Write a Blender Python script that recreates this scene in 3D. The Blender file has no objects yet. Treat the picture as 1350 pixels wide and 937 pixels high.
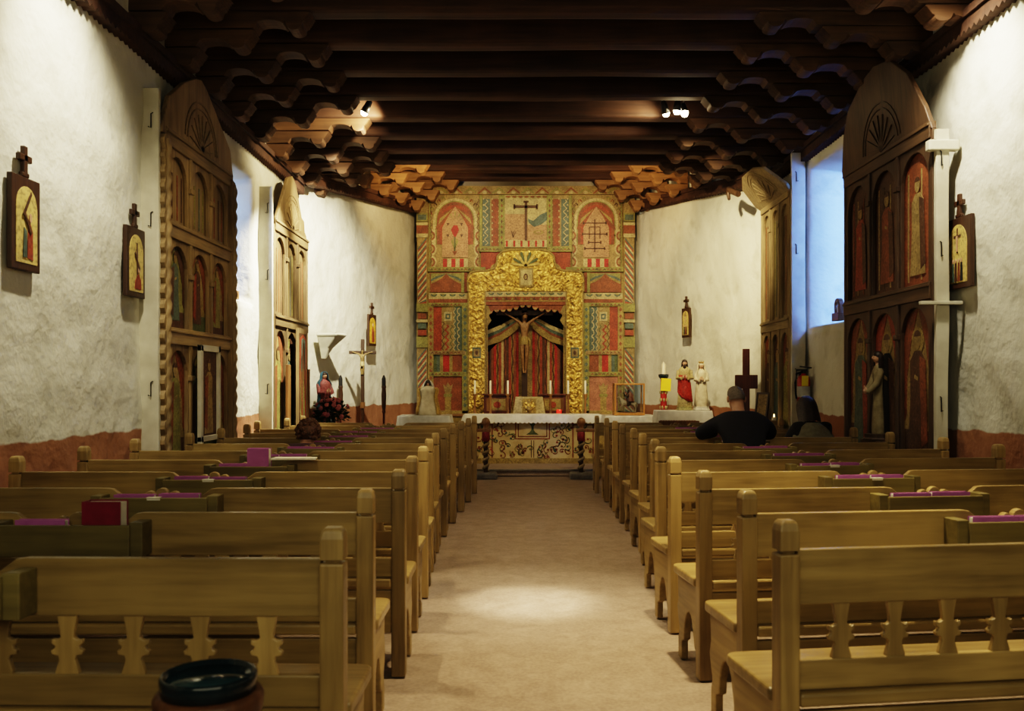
import bpy, bmesh, math, random
from mathutils import Vector, Matrix, noise
random.seed(7)
SC = bpy.context.scene
COL = SC.collection
PI = math.pi
# ------------------------------------------------------------------ materials
MATS = {}
def nt(name):
    m = bpy.data.materials.new(name); m.use_nodes = True
    t = m.node_tree; b = t.nodes['Principled BSDF']
    return m, t, b
def N(t, kind, **kw):
    n = t.nodes.new(kind)
    for k, v in kw.items():
        if k.startswith('i_'):
            key = k[2:]
            n.inputs[int(key) if key.isdigit() else key.replace('_', ' ')].default_value = v
        else: setattr(n, k, v)
    return n
def c4(c): return (c[0], c[1], c[2], 1)
def ramp(t, fac, stops):
    r = t.nodes.new('ShaderNodeValToRGB'); e = r.color_ramp.elements
    e[0].position, e[0].color = stops[0][0], c4(stops[0][1])
    e[1].position, e[1].color = stops[-1][0], c4(stops[-1][1])
    for p, c in stops[1:-1]:
        k = e.new(p); k.color = c4(c)
    t.links.new(fac, r.inputs[0]); return r.outputs[0]
def mixc(t, fac, a, b, mode='MIX'):
    n = t.nodes.new('ShaderNodeMix'); n.data_type = 'RGBA'; n.blend_type = mode
    for s, v in ((0, fac), (6, a), (7, b)):
        if isinstance(v, (int, float)): n.inputs[s].default_value = v
        elif isinstance(v, tuple): n.inputs[s].default_value = c4(v)
        else: t.links.new(v, n.inputs[s])
    return n.outputs[2]
def objvar(t, col, lo=.8, hi=1.2):
    oi = t.nodes.new('ShaderNodeObjectInfo')
    mr = N(t, 'ShaderNodeMapRange'); mr.inputs[3].default_value = lo; mr.inputs[4].default_value = hi
    t.links.new(oi.outputs['Random'], mr.inputs[0])
    h = N(t, 'ShaderNodeHueSaturation'); t.links.new(mr.outputs[0], h.inputs['Value']); t.links.new(col, h.inputs['Color'])
    return h.outputs[0]
def bump(t, b, fac, s, d=.02):
    n = N(t, 'ShaderNodeBump'); n.inputs['Strength'].default_value = s; n.inputs['Distance'].default_value = d
    t.links.new(fac, n.inputs['Height']); t.links.new(n.outputs[0], b.inputs['Normal'])
def plain(name, c1, c2=None, scale=8, rough=.7, metal=0, bs=.15, bd=.01, var=0, emit=None):
    if name in MATS: return MATS[name]
    m, t, b = nt(name)
    tc = N(t, 'ShaderNodeTexCoord')
    ns = N(t, 'ShaderNodeTexNoise'); ns.inputs['Scale'].default_value = scale; ns.inputs['Detail'].default_value = 5
    t.links.new(tc.outputs['Object'], ns.inputs['Vector'])
    c2 = c2 or tuple(x*.72 for x in c1)
    col = ramp(t, ns.outputs['Fac'], [(.32, c2), (.66, c1)])
    if var: col = objvar(t, col, 1-var, 1+var)
    t.links.new(col, b.inputs['Base Color'])
    b.inputs['Roughness'].default_value = rough; b.inputs['Metallic'].default_value = metal
    if bs: bump(t, b, ns.outputs['Fac'], bs, bd)
    if emit:
        b.inputs['Emission Color'].default_value = c4(emit[0]); b.inputs['Emission Strength'].default_value = emit[1]
    MATS[name] = m; return m
def wood(name, c1, c2, axis=0, scale=6, rough=.5, var=.18, bs=.25, stretch=.07):
    if name in MATS: return MATS[name]
    m, t, b = nt(name)
    tc = N(t, 'ShaderNodeTexCoord'); mp = N(t, 'ShaderNodeMapping')
    s = [scale]*3; s[axis] = scale*stretch; mp.inputs['Scale'].default_value = s
    oi = N(t, 'ShaderNodeObjectInfo'); va = N(t, 'ShaderNodeVectorMath', operation='SCALE')
    cb = N(t, 'ShaderNodeCombineXYZ')
    for k in range(3): t.links.new(oi.outputs['Random'], cb.inputs[k])
    t.links.new(cb.outputs[0], va.inputs[0]); va.inputs['Scale'].default_value = 37
    ad = N(t, 'ShaderNodeVectorMath', operation='ADD')
    t.links.new(tc.outputs['Object'], ad.inputs[0]); t.links.new(va.outputs[0], ad.inputs[1])
    t.links.new(ad.outputs[0], mp.inputs['Vector'])
    n1 = N(t, 'ShaderNodeTexNoise'); n1.inputs['Scale'].default_value = 1.0; n1.inputs['Detail'].default_value = 4; n1.inputs['Distortion'].default_value = .6
    n2 = N(t, 'ShaderNodeTexNoise'); n2.inputs['Scale'].default_value = 5.0; n2.inputs['Detail'].default_value = 6
    n3 = N(t, 'ShaderNodeTexNoise'); n3.inputs['Scale'].default_value = 2.2; n3.inputs['Detail'].default_value = 3
    t.links.new(mp.outputs[0], n1.inputs['Vector']); t.links.new(mp.outputs[0], n2.inputs['Vector']); t.links.new(ad.outputs[0], n3.inputs['Vector'])
    a = N(t, 'ShaderNodeMath', operation='ADD'); t.links.new(n1.outputs['Fac'], a.inputs[0]); t.links.new(n2.outputs['Fac'], a.inputs[1])
    h = N(t, 'ShaderNodeMath', operation='MULTIPLY'); t.links.new(a.outputs[0], h.inputs[0]); h.inputs[1].default_value = .5
    col = ramp(t, h.outputs[0], [(.40, c2), (.58, c1)])
    col = mixc(t, .35, col, ramp(t, n3.outputs['Fac'], [(.35, tuple(x*.6 for x in c2)), (.65, tuple(min(1, x*1.15) for x in c1))]))
    col = objvar(t, col, 1-var, 1+var)
    t.links.new(col, b.inputs['Base Color']); b.inputs['Roughness'].default_value = rough
    bump(t, b, n2.outputs['Fac'], bs, .006)
    MATS[name] = m; return m
def wall_mat():
    m, t, b = nt('adobe_plaster')
    tc = N(t, 'ShaderNodeTexCoord')
    def ns(sc, d=6, dist=0):
        n = N(t, 'ShaderNodeTexNoise'); n.inputs['Scale'].default_value = sc; n.inputs['Detail'].default_value = d; n.inputs['Distortion'].default_value = dist
        t.links.new(tc.outputs['Object'], n.inputs['Vector']); return n.outputs['Fac']
    big, mid, fine = ns(.9, 5), ns(3.2, 4), ns(22, 6)
    white = ramp(t, big, [(.3, (.56, .55, .455)), (.55, (.66, .65, .55)), (.75, (.71, .70, .61))])
    white = mixc(t, ramp(t, mid, [(.30, (.8, .8, .8)), (.46, (0, 0, 0))]), white, (.50, .49, .40))
    red = ramp(t, mid, [(.3, (.27, .125, .06)), (.7, (.33, .16, .08))])
    sx = N(t, 'ShaderNodeSeparateXYZ'); t.links.new(tc.outputs['Object'], sx.inputs[0])
    j = N(t, 'ShaderNodeMath', operation='MULTIPLY_ADD'); t.links.new(mid, j.inputs[0]); j.inputs[1].default_value = .10; t.links.new(sx.outputs['Z'], j.inputs[2])
    st = N(t, 'ShaderNodeMapRange'); st.inputs[1].default_value = 1.155; st.inputs[2].default_value = 1.17
    t.links.new(j.outputs[0], st.inputs[0])
    t.links.new(mixc(t, st.outputs[0], red, white), b.inputs['Base Color'])
    b.inputs['Roughness'].default_value = .92
    h = N(t, 'ShaderNodeMath', operation='MULTIPLY_ADD'); t.links.new(fine, h.inputs[0]); h.inputs[1].default_value = .10; t.links.new(mid, h.inputs[2])
    bump(t, b, h.outputs[0], .55, .07)
    return m
def floor_mat():
    m, t, b = nt('worn_floor')
    tc = N(t, 'ShaderNodeTexCoord')
    def ns(sc, d=6, dist=0):
        n = N(t, 'ShaderNodeTexNoise'); n.inputs['Scale'].default_value = sc; n.inputs['Detail'].default_value = d; n.inputs['Distortion'].default_value = dist
        t.links.new(tc.outputs['Object'], n.inputs['Vector']); return n.outputs['Fac']
    a, f, s = ns(1.3, 6, .5), ns(55, 5), ns(7, 6, .7)
    col = ramp(t, a, [(.3, (.20, .145, .105)), (.7, (.28, .215, .165))])
    col = mixc(t, .4, col, ramp(t, s, [(.35, (.15, .11, .08)), (.65, (.34, .27, .21))]))
    col = mixc(t, .25, col, ramp(t, f, [(.35, (.2, .145, .1)), (.65, (.44, .35, .27))]))
    t.links.new(col, b.inputs['Base Color']); b.inputs['Roughness'].default_value = .62
    bump(t, b, s, .2, .01)
    return m
def gold_mat():
    m, t, b = nt('gilded_carving')
    tc = N(t, 'ShaderNodeTexCoord')
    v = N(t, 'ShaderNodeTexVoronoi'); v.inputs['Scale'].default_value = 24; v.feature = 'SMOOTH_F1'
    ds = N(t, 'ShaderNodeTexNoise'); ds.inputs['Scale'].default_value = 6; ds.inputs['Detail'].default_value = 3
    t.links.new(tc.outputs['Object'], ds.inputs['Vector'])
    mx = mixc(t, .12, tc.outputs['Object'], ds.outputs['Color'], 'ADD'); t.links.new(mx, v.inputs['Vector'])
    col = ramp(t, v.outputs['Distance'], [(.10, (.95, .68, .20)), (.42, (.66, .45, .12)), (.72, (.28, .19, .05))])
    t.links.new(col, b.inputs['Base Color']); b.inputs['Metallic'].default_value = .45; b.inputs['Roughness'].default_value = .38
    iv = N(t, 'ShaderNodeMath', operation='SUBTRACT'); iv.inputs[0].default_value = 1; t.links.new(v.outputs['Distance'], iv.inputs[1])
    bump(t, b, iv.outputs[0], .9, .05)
    return m
def pane_mat():
    m, t, b = nt('window_pane')
    out = t.nodes['Material Output']
    tr = N(t, 'ShaderNodeBsdfTransparent'); tr.inputs[0].default_value = (.9, .95, 1, 1)
    gl = N(t, 'ShaderNodeBsdfGlossy'); gl.inputs['Roughness'].default_value = .05
    mx = N(t, 'ShaderNodeMixShader'); mx.inputs[0].default_value = .06
    t.links.new(tr.outputs[0], mx.inputs[1]); t.links.new(gl.outputs[0], mx.inputs[2]); t.links.new(mx.outputs[0], out.inputs[0])
    return m
M_WALL, M_FLOOR, M_GOLD, M_PANE = wall_mat(), floor_mat(), gold_mat(), pane_mat()
PW1, PW2 = (.37, .265, .108), (.195, .135, .052)
W_PEW_X = wood('pew_wood_long', PW1, PW2, 0, 7, .36)
W_PEW_Z = wood('pew_wood_upright', (.39, .275, .112), (.195, .132, .052), 2, 7, .4, .3)
W_PEW_Y = wood('pew_wood_deep', PW1, PW2, 1, 7, .45)
W_RACK = wood('rack_wood', (.19, .155, .055), (.11, .088, .032), 0, 7, .5)
W_BEAM = wood('beam_wood', (.075, .033, .016), (.03, .013, .007), 0, 5, .75, .2, .4)
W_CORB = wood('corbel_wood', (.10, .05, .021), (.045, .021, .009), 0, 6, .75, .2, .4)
W_CORBL = wood('lit_corbel_wood', (.30, .165, .07), (.16, .08, .03), 0, 6, .7, .15, .4)  # paler copy of the corbel wood, lamp glow put into its colour
W_SCRM = wood('mid_screen_wood', (.17, .12, .055), (.085, .056, .025), 2, 8, .6)
W_SCRMX = wood('mid_screen_rail_wood', (.175, .125, .057), (.088, .058, .026), 1, 8, .6)
W_SCRL = wood('pale_screen_wood', (.34, .265, .14), (.18, .135, .068), 2, 8, .7)
W_SCRLX = wood('pale_screen_rail_wood', (.34, .265, .14), (.185, .14, .07), 1, 8, .7)
W_CEIL = wood('ceiling_boards', (.08, .042, .02), (.035, .018, .009), 1, 6, .85)
W_DARK = wood('dark_wood', (.06, .027, .012), (.025, .011, .005), 2, 9, .45)
W_RED = wood('red_wood', (.12, .028, .014), (.05, .012, .006), 2, 9, .45)
W_MED = wood('brown_wood', (.26, .13, .045), (.13, .06, .02), 2, 9, .5)
W_OAK = wood('honey_wood', (.50, .24, .06), (.32, .14, .03), 2, 9, .4)
W_SCR = wood('screen_wood', (.30, .215, .105), (.14, .095, .043), 2, 8, .6)
W_SCRX = wood('screen_rail_wood', (.31, .225, .11), (.145, .10, .046), 1, 8, .6)
W_SCRD = wood('dark_screen_wood', (.08, .043, .02), (.033, .018, .009), 2, 8, .55)
W_SCRDX = wood('dark_screen_rail_wood', (.085, .046, .02), (.036, .019, .009), 1, 8, .55)
W_WHITE = plain('whitewashed_board', (.60, .575, .46), (.46, .43, .33), 5, .8, 0, .2)
def paint(name, c, k=.6):
    key = 'paint_'+name
    if key in MATS: return MATS[key]
    m, t, b = nt(key); tc = N(t, 'ShaderNodeTexCoord')
    def ns(sc, d):
        n = N(t, 'ShaderNodeTexNoise'); n.inputs['Scale'].default_value = sc; n.inputs['Detail'].default_value = d; t.links.new(tc.outputs['Object'], n.inputs['Vector']); return n.outputs['Fac']
    a, f = ns(7, 5), ns(38, 6)
    col = ramp(t, a, [(.34, tuple(x*k for x in c)), (.62, c)])
    col = mixc(t, ramp(t, f, [(.36, (.75, .75, .75)), (.50, (0, 0, 0))]), col, tuple(x*.42 for x in c))
    col = mixc(t, ramp(t, f, [(.60, (0, 0, 0)), (.70, (.55, .55, .55))]), col, tuple(min(.6, x*1.25+.06) for x in c))
    t.links.new(col, b.inputs['Base Color']); b.inputs['Roughness'].default_value = .6; bump(t, b, f, .15, .006)
    MATS[key] = m; return m
RED, BLUE, OLIVE = paint('red', (.32, .06, .025)), paint('blue_grey', (.10, .14, .13)), paint('olive', (.26, .245, .07))
CREAM, PINK, TAN = paint('cream', (.50, .41, .20), .7), paint('pink', (.42, .245, .125), .75), paint('tan', (.33, .235, .09))
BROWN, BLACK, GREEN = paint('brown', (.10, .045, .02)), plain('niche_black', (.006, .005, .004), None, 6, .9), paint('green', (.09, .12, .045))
RUST, CRIM, TEAL = paint('rust', (.25, .075, .028)), paint('crimson', (.42, .03, .02)), paint('teal', (.095, .135, .105))
OCHRE = paint('ochre', (.33, .24, .075))
LINEN = plain('white_linen', (.74, .73, .68), (.6, .59, .53), 9, .8, 0, .2)
PLASTIC = plain('clear_sheet', (.70, .70, .66), (.55, .55, .5), 12, .22, 0, .4, .01)
SKIN = plain('skin', (.50, .29, .20), (.42, .23, .15), 20, .55, 0, .05)
SKIN_S = plain('statue_skin', (.58, .36, .24), (.48, .28, .18), 30, .5, 0, .05)
CORPUS = plain('carved_flesh', (.27, .155, .065), (.15, .08, .035), 20, .5)
HAIR_D = plain('hair_dark', (.035, .02, .014), (.012, .008, .006), 60, .5, 0, .5)
HAIR_G = plain('hair_grey', (.16, .135, .115), (.08, .065, .055), 90, .6, 0, .5)
HAIR_R = plain('hair_auburn', (.14, .06, .025), (.05, .022, .01), 60, .55, 0, .5)
NAVY = plain('navy_sweater', (.005, .0055, .014), (.003, .003, .007), 30, .85)
BLK = plain('black_cloth', (.012, .011, .011), (.006, .006, .006), 30, .85)
GREYV = plain('grey_cloth', (.20, .19, .13), (.15, .14, .095), 30, .85)
PLUM = plain('mauve_cloth', (.10, .06, .075), (.07, .04, .05), 30, .85)
PURPLE = plain('purple_cover', (.40, .13, .36), (.33, .10, .30), 20, .5, 0, .05)
MAROON = plain('maroon_cover', (.20, .01, .035), (.15, .008, .025), 20, .45, 0, .05)
PAPER = plain('paper', (.74, .72, .62), (.66, .63, .52), 30, .8, 0, .05)
IVORY = plain('ivory_wax', (.78, .72, .56), (.7, .63, .46), 10, .4, 0, .05)
BRASS = plain('brass', (.65, .42, .12), (.42, .26, .07), 10, .3, .8)
METAL = plain('dark_metal', (.05, .05, .05), (.03, .03, .03), 10, .4, .7)
STONE = plain('grey_stone', (.20, .185, .16), (.13, .12, .10), 14, .8, 0, .4)
FLAME = plain('flame', (1, .75, .35), (1, .7, .3), 5, .5, 0, 0, emit=((1, .62, .22), 9))
BULB = plain('lit_bulb', (1, .9, .7), (1, .9, .7), 5, .5, 0, 0, emit=((1, .80, .48), 60))
REDGLASS = plain('red_glass', (.65, .02, .015), (.5, .01, .01), 5, .15, 0, 0, emit=((1, .04, .02), .8))
YELLOW = plain('yellow_paper', (.82, .66, .03), (.76, .6, .03), 9, .7, 0, .05)
EXTRED = plain('extinguisher_red', (.40, .02, .015), (.35, .015, .01), 9, .3, 0, .02)
CERAM = plain('dark_glaze', (.012, .025, .03), (.006, .012, .016), 9, .12, 0, .05)
WATER = plain('still_water', (.02, .05, .06), (.012, .03, .04), 6, .04, 0, .08)
DRUM = wood('drum_wood', (.13, .055, .02), (.06, .025, .01), 2, 9, .5)
SOLEDAD = plain('statue_white', (.70, .64, .48), (.55, .48, .33), 16, .5)
MARY_B = plain('statue_blue', (.04, .14, .20), (.025, .09, .14), 16, .5)
LEAF = plain('leaf_green', (.035, .07, .025), (.015, .03, .01), 16, .5)
PETAL = plain('pink_petal', (.62, .25, .26), (.45, .13, .15), 30, .6)
# ------------------------------------------------------------------ mesh builder
class MB:
    """collects faces; build() links them as one object"""
    def __init__(s): s.v, s.f, s.mi, s.sm, s.mats = [], [], [], [], []
    def slot(s, m):
        if m not in s.mats: s.mats.append(m)
        return s.mats.index(m)
    def add(s, vs, fs, m, smooth=False, M=None):
        o = len(s.v); k = s.slot(m)
        for p in vs: s.v.append(tuple(M @ Vector(p)) if M is not None else tuple(p))
        for f in fs: s.f.append([o+i for i in f]); s.mi.append(k); s.sm.append(smooth)
        return s
    def box(s, c, d, m, M=None):
        x, y, z = (q/2 for q in d); a, b, e = c
        vs = [(a+i*x, b+j*y, e+k*z) for k in (-1, 1) for j in (-1, 1) for i in (-1, 1)]
        return s.add(vs, [(0, 2, 3, 1), (4, 5, 7, 6), (0, 1, 5, 4), (2, 6, 7, 3), (0, 4, 6, 2), (1, 3, 7, 5)], m, False, M)
    def prism(s, poly, h0, h1, m, M=None, smooth=False):
        """poly in local (x, y), extruded along local z"""
        n = len(poly)
        vs = [(p[0], p[1], h0) for p in poly]+[(p[0], p[1], h1) for p in poly]
        fs = [tuple(range(n-1, -1, -1)), tuple(range(n, 2*n))]+[(i, (i+1) % n, n+(i+1) % n, n+i) for i in range(n)]
        return s.add(vs, fs, m, smooth, M)
    def grid(s, rows, m, closed=False, smooth=True, M=None, caps=False):
        n = len(rows[0]); vs = [p for r in rows for p in r]; fs = []
        for i in range(len(rows)-1):
            for j in range(n if closed else n-1):
                k = (j+1) % n
                fs.append((i*n+j, i*n+k, (i+1)*n+k, (i+1)*n+j))
        s.add(vs, fs, m, smooth, M)
        if caps:
            s.add(rows[0], [tuple(range(n-1, -1, -1))], m, False, M); s.add(rows[-1], [tuple(range(n))], m, False, M)
        return s
    def lathe(s, prof, m, c=(0, 0, 0), seg=20, smooth=True, M=None, sy=1, rip=None):
        rows = []
        for r, z in prof:
            row = []
            for k in range(seg):
                a = 2*PI*k/seg; q = r*(1+(rip(a, z) if rip else 0))
                row.append((c[0]+q*math.cos(a), c[1]+q*math.sin(a)*sy, c[2]+z))
            rows.append(row)
        return s.grid(rows, m, True, smooth, M, True)
    def tube(s, pts, r, m, seg=8, M=None, caps=True):
        rows = []; P = [Vector(p) for p in pts]
        rr = r if isinstance(r, (list, tuple)) else [r]*len(P)
        up = Vector((0, 0, 1))
        for i, p in enumerate(P):
            d = (P[min(i+1, len(P)-1)]-P[max(i-1, 0)]).normalized()
            u = up if abs(d.dot(up)) < .95 else Vector((1, 0, 0))
            a = d.cross(u).normalized(); b = d.cross(a)
            rows.append([tuple(p+rr[i]*(math.cos(2*PI*k/seg)*a+math.sin(2*PI*k/seg)*b)) for k in range(seg)])
        return s.grid(rows, m, True, True, M, caps)
    def ball(s, c, r, m, seg=14, M=None):
        rx, ry, rz = r if isinstance(r, (list, tuple)) else (r, r, r)
        rows = []
        for i in range(seg//2+1):
            t = PI*i/(seg//2); q = max(math.sin(t), .02)
            rows.append([(c[0]+rx*q*math.cos(2*PI*k/seg), c[1]+ry*q*math.sin(2*PI*k/seg), c[2]-rz*math.cos(t)) for k in range(seg)])
        return s.grid(rows, m, True, True, M, True)
    def twist(s, r, z0, z1, m, c=(0, 0), turns=4, amp=.25, lobes=2, seg=16, M=None, n=None):
        n = n or int(turns*14); rows = []
        for i in range(n+1):
            z = z0+(z1-z0)*i/n
            rows.append([(c[0]+r*(1+amp*math.cos(lobes*(2*PI*k/seg)-lobes*2*PI*turns*i/n))*math.cos(2*PI*k/seg),
                          c[1]+r*(1+amp*math.cos(lobes*(2*PI*k/seg)-lobes*2*PI*turns*i/n))*math.sin(2*PI*k/seg), z) for k in range(seg)])
        return s.grid(rows, m, True, True, M, True)
    def mesh(s, name):
        me = bpy.data.meshes.new(name); me.from_pydata(s.v, [], s.f)
        for m in s.mats: me.materials.append(m)
        me.polygons.foreach_set('material_index', s.mi); me.polygons.foreach_set('use_smooth', s.sm)
        bm = bmesh.new(); bm.from_mesh(me); bmesh.ops.recalc_face_normals(bm, faces=bm.faces); bm.to_mesh(me); bm.free()
        me.update(); return me
    def build(s, name, parent=None, bevel=0, loc=None, label=None, cat=None, group=None, kind=None, segs=2):
        o = bpy.data.objects.new(name, s.mesh(name)); COL.objects.link(o)
        if parent: o.parent = parent
        if loc: o.location = loc
        if bevel:
            b = o.modifiers.new('Bevel', 'BEVEL'); b.width = bevel; b.segments = segs; b.limit_method = 'ANGLE'; b.angle_limit = .6
        tag(o, label, cat, group, kind); return o
def tag(o, label=None, cat=None, group=None, kind=None):
    if label: o['label'] = label
    if cat: o['category'] = cat
    if group: o['group'] = group
    if kind: o['kind'] = kind
    return o
def thing(name, label, cat, loc=(0, 0, 0), rz=0, group=None):
    o = bpy.data.objects.new(name, None); COL.objects.link(o); o.location = loc; o.rotation_euler.z = rz; o.empty_display_size = .1
    return tag(o, label, cat, group)
def kids(o): return [c for c in bpy.data.objects if c.parent == o]
def copy_tree(o, parent=None):
    c = o.copy(); COL.objects.link(c)
    if parent: c.parent = parent
    for ch in kids(o): copy_tree(ch, c)
    return c
ORD = ['first', 'second', 'third', 'fourth', 'fifth', 'sixth', 'seventh', 'eighth', 'ninth', 'tenth', 'eleventh', 'twelfth', 'thirteenth']
def arc(cx, cy, rx, ry, a0, a1, n): return [(cx+rx*math.cos(a0+(a1-a0)*i/n), cy+ry*math.sin(a0+(a1-a0)*i/n)) for i in range(n+1)]
def rect(x0, y0, x1, y1): return [(x0, y0), (x1, y0), (x1, y1), (x0, y1)]
# plane matrices: local (x, y, z=out) -> world
def plane_xz(Y): return Matrix(((1, 0, 0, 0), (0, 0, -1, Y), (0, 1, 0, 0), (0, 0, 0, 1)))      # faces the camera (-Y); out = -Y
def plane_left(X, Y0): return Matrix(((0, 0, 1, X), (1, 0, 0, Y0), (0, 1, 0, 0), (0, 0, 0, 1)))  # faces +X
def plane_right(X, Y0): return Matrix(((0, 0, -1, X), (1, 0, 0, Y0), (0, 1, 0, 0), (0, 0, 0, 1)))
def skin(nodes, edges, sub=2):
    """grow a smooth body over a joint graph: nodes {name: (pos, radius or (rx, ry))}"""
    names = list(nodes); me = bpy.data.meshes.new('tmp')
    me.from_pydata([nodes[k][0] for k in names], [(names.index(a), names.index(b)) for a, b in edges], [])
    o = bpy.data.objects.new('tmp', me); COL.objects.link(o)
    o.modifiers.new('S', 'SKIN'); sv = me.skin_vertices[0].data
    for i, k in enumerate(names):
        r = nodes[k][1]; sv[i].radius = r if isinstance(r, tuple) else (r, r); sv[i].use_root = (i == 0)
    ss = o.modifiers.new('SS', 'SUBSURF'); ss.levels = sub
    dg = bpy.context.evaluated_depsgraph_get(); dg.update(); ev = o.evaluated_get(dg); em = ev.to_mesh()
    vs = [tuple(v.co) for v in em.vertices]; fs = [tuple(p.vertices) for p in em.polygons]
    ev.to_mesh_clear(); bpy.data.objects.remove(o); bpy.data.meshes.remove(me)
    return vs, fs
# ------------------------------------------------------------------ room shell
def lump(p, amp=.045):
    p = Vector(p)
    return amp*noise.noise(p*.7)+.022*noise.noise(p*1.9)+.011*noise.noise(p*4.2)
def steps(a, b, d, brk=()):
    ks = sorted({a, b, *[x for x in brk if a < x < b]}); out = []
    for u, v in zip(ks, ks[1:]):
        n = max(1, round((v-u)/d)); out += [u+(v-u)*i/n for i in range(n)]
    return out+[ks[-1]]
def wall(name, A, B, z1, inward, hole=None, d=.085, splay=(.28, .18), depth=.7, wn=None):
    A, B = Vector((*A, 0)), Vector((*B, 0)); L = (B-A).length; u = (B-A)/L; nrm = Vector((*inward, 0)).normalized()
    ss = steps(0, L, d, hole[:2] if hole else ()); zs = steps(0, z1, d, hole[2:] if hole else ())
    b = MB(); idx = {}; vs = []
    for i, s in enumerate(ss):
        for j, z in enumerate(zs):
            p = A+u*s+Vector((0, 0, z)); k = lump(p)
            if hole and abs(s-min(max(s, hole[0]), hole[1]))+abs(z-min(max(z, hole[2]), hole[3])) < .3: k *= .5
            vs.append(p+nrm*k); idx[i, j] = len(vs)-1
    fs = []
    for i in range(len(ss)-1):
        for j in range(len(zs)-1):
            sm, zm = (ss[i]+ss[i+1])/2, (zs[j]+zs[j+1])/2
            if hole and hole[0] < sm < hole[1] and hole[2] < zm < hole[3]: continue
            fs.append((idx[i, j], idx[i+1, j], idx[i+1, j+1], idx[i, j+1]))
    if hole:
        ring = []
        si = [i for i, s in enumerate(ss) if hole[0]-1e-6 <= s <= hole[1]+1e-6]; zj = [j for j, z in enumerate(zs) if hole[2]-1e-6 <= z <= hole[3]+1e-6]
        ring = [(i, zj[0]) for i in si]+[(si[-1], j) for j in zj[1:]]+[(i, zj[-1]) for i in si[-2::-1]]+[(si[0], j) for j in zj[-2:0:-1]]
        prev = [idx[r] for r in ring]
        for q in (.06, .25, .5, .75, 1):
            cur = []
            for (i, j) in ring:
                fs_, fz = (ss[i]-hole[0])/(hole[1]-hole[0]), (zs[j]-hole[2])/(hole[3]-hole[2])
                e = q if q > .06 else .13
                s = ss[i]+(1-2*fs_)*splay[0]*e; z = zs[j]+(1-2*fz)*splay[1]*e
                p = A+u*s+Vector((0, 0, z))-nrm*depth*q
                vs.append(p+nrm*lump(p, .02)+Vector((0, 0, .5*lump(p*1.3, .02)))); cur.append(len(vs)-1)
            n = len(ring)
            for k in range(n): fs.append((prev[k], prev[(k+1) % n], cur[(k+1) % n], cur[k]))
            prev = cur
        # the window itself, at the back of its splayed recess
        s0, s1, z0, zt = hole[0]+splay[0], hole[1]-splay[0], hole[2]+splay[1], hole[3]-splay[1]
        c = A+u*(s0+s1)/2-nrm*(depth+.02); w = s1-s0; h = zt-z0; ang = math.atan2(u.y, u.x)
        R = Matrix.Translation((c.x, c.y, (z0+zt)/2)) @ Matrix.Rotation(ang, 4, 'Z')
        fr = MB()
        for x in (-w/2-.02, 0, w/2+.02): fr.box((x, 0, 0), (.07, .06, h+.14), W_WHITE, R)
        for z in (-h/2-.02, -h/6, h/6, h/2+.02): fr.box((0, 0, z), (w+.1, .05, .06), W_WHITE, R)
        wf = fr.build(wn, kind='structure')
        pn = MB(); pn.box((0, 0, 0), (w+.02, .008, h+.02), M_PANE, R); pn.build('pane', wf)
    b.add(vs, fs, M_WALL, True)
    return b.build(name, kind='structure')
LX, RX = -3.2, 3.8
wall('wall_left', (LX, -1.6), (LX, 13.5), 5.25, (1, 0), (9.45+1.6, 11.1+1.6, 2.45, 4.0), wn='window_1')
wall('wall_right', (RX, -1.6), (RX, 13.6), 5.25, (-1, 0), (10.0+1.6, 11.85+1.6, 2.2, 4.28), wn='window_2', depth=.8)
wall('wall_chancel_left', (-3.3, 13.3), (-1.9, 17.95), 5.65, (.29*3.4, -1*.29))
wall('wall_chancel_right', (3.74, 13.5), (2.2, 17.95), 5.65, (-.33*3, -.33))
wall('wall_back', (-2.4, 17.93), (2.7, 17.93), 5.65, (0, -1), d=.25)
wall('wall_entrance', (-3.5, -1.55), (4.2, -1.55), 5.25, (0, 1), d=.3)
b = MB(); rows = []
for i in range(60):
    y = -1.7+i*(19.8/59); rows.append([(-3.6+8*j/23, y, .010*noise.noise(Vector((-3.6+8*j/23, y, 0))*1.1)-.008) for j in range(24)])
b.grid(rows, M_FLOOR); b.build('floor', kind='structure')
b = MB(); b.box((.4, 16.35, .055), (8, 3.3, .11), M_FLOOR); b.build('sanctuary_platform', kind='structure', bevel=.012)
b = MB(); b.box((.4, 14.69, .1), (6.9, .05, .03), STONE); b.build('trim_1', kind='structure', bevel=.006)
b = MB()
for i in range(80):
    y = -1.65+i*.2; 
    if y < 14.5: b.box((.4, y, 5.23), (8, .195, .05), W_CEIL)
    else: b.box((.4, y, 5.62), (8, .195, .05), W_CEIL)
for i in range(16): b.box((.4, 14.5+i*.22, 5.63), (8, .215, .05), W_CEIL)
b.box((.4, 14.52, 5.42), (8, .06, .42), W_CEIL)
b.build('ceiling', kind='structure')
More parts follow.
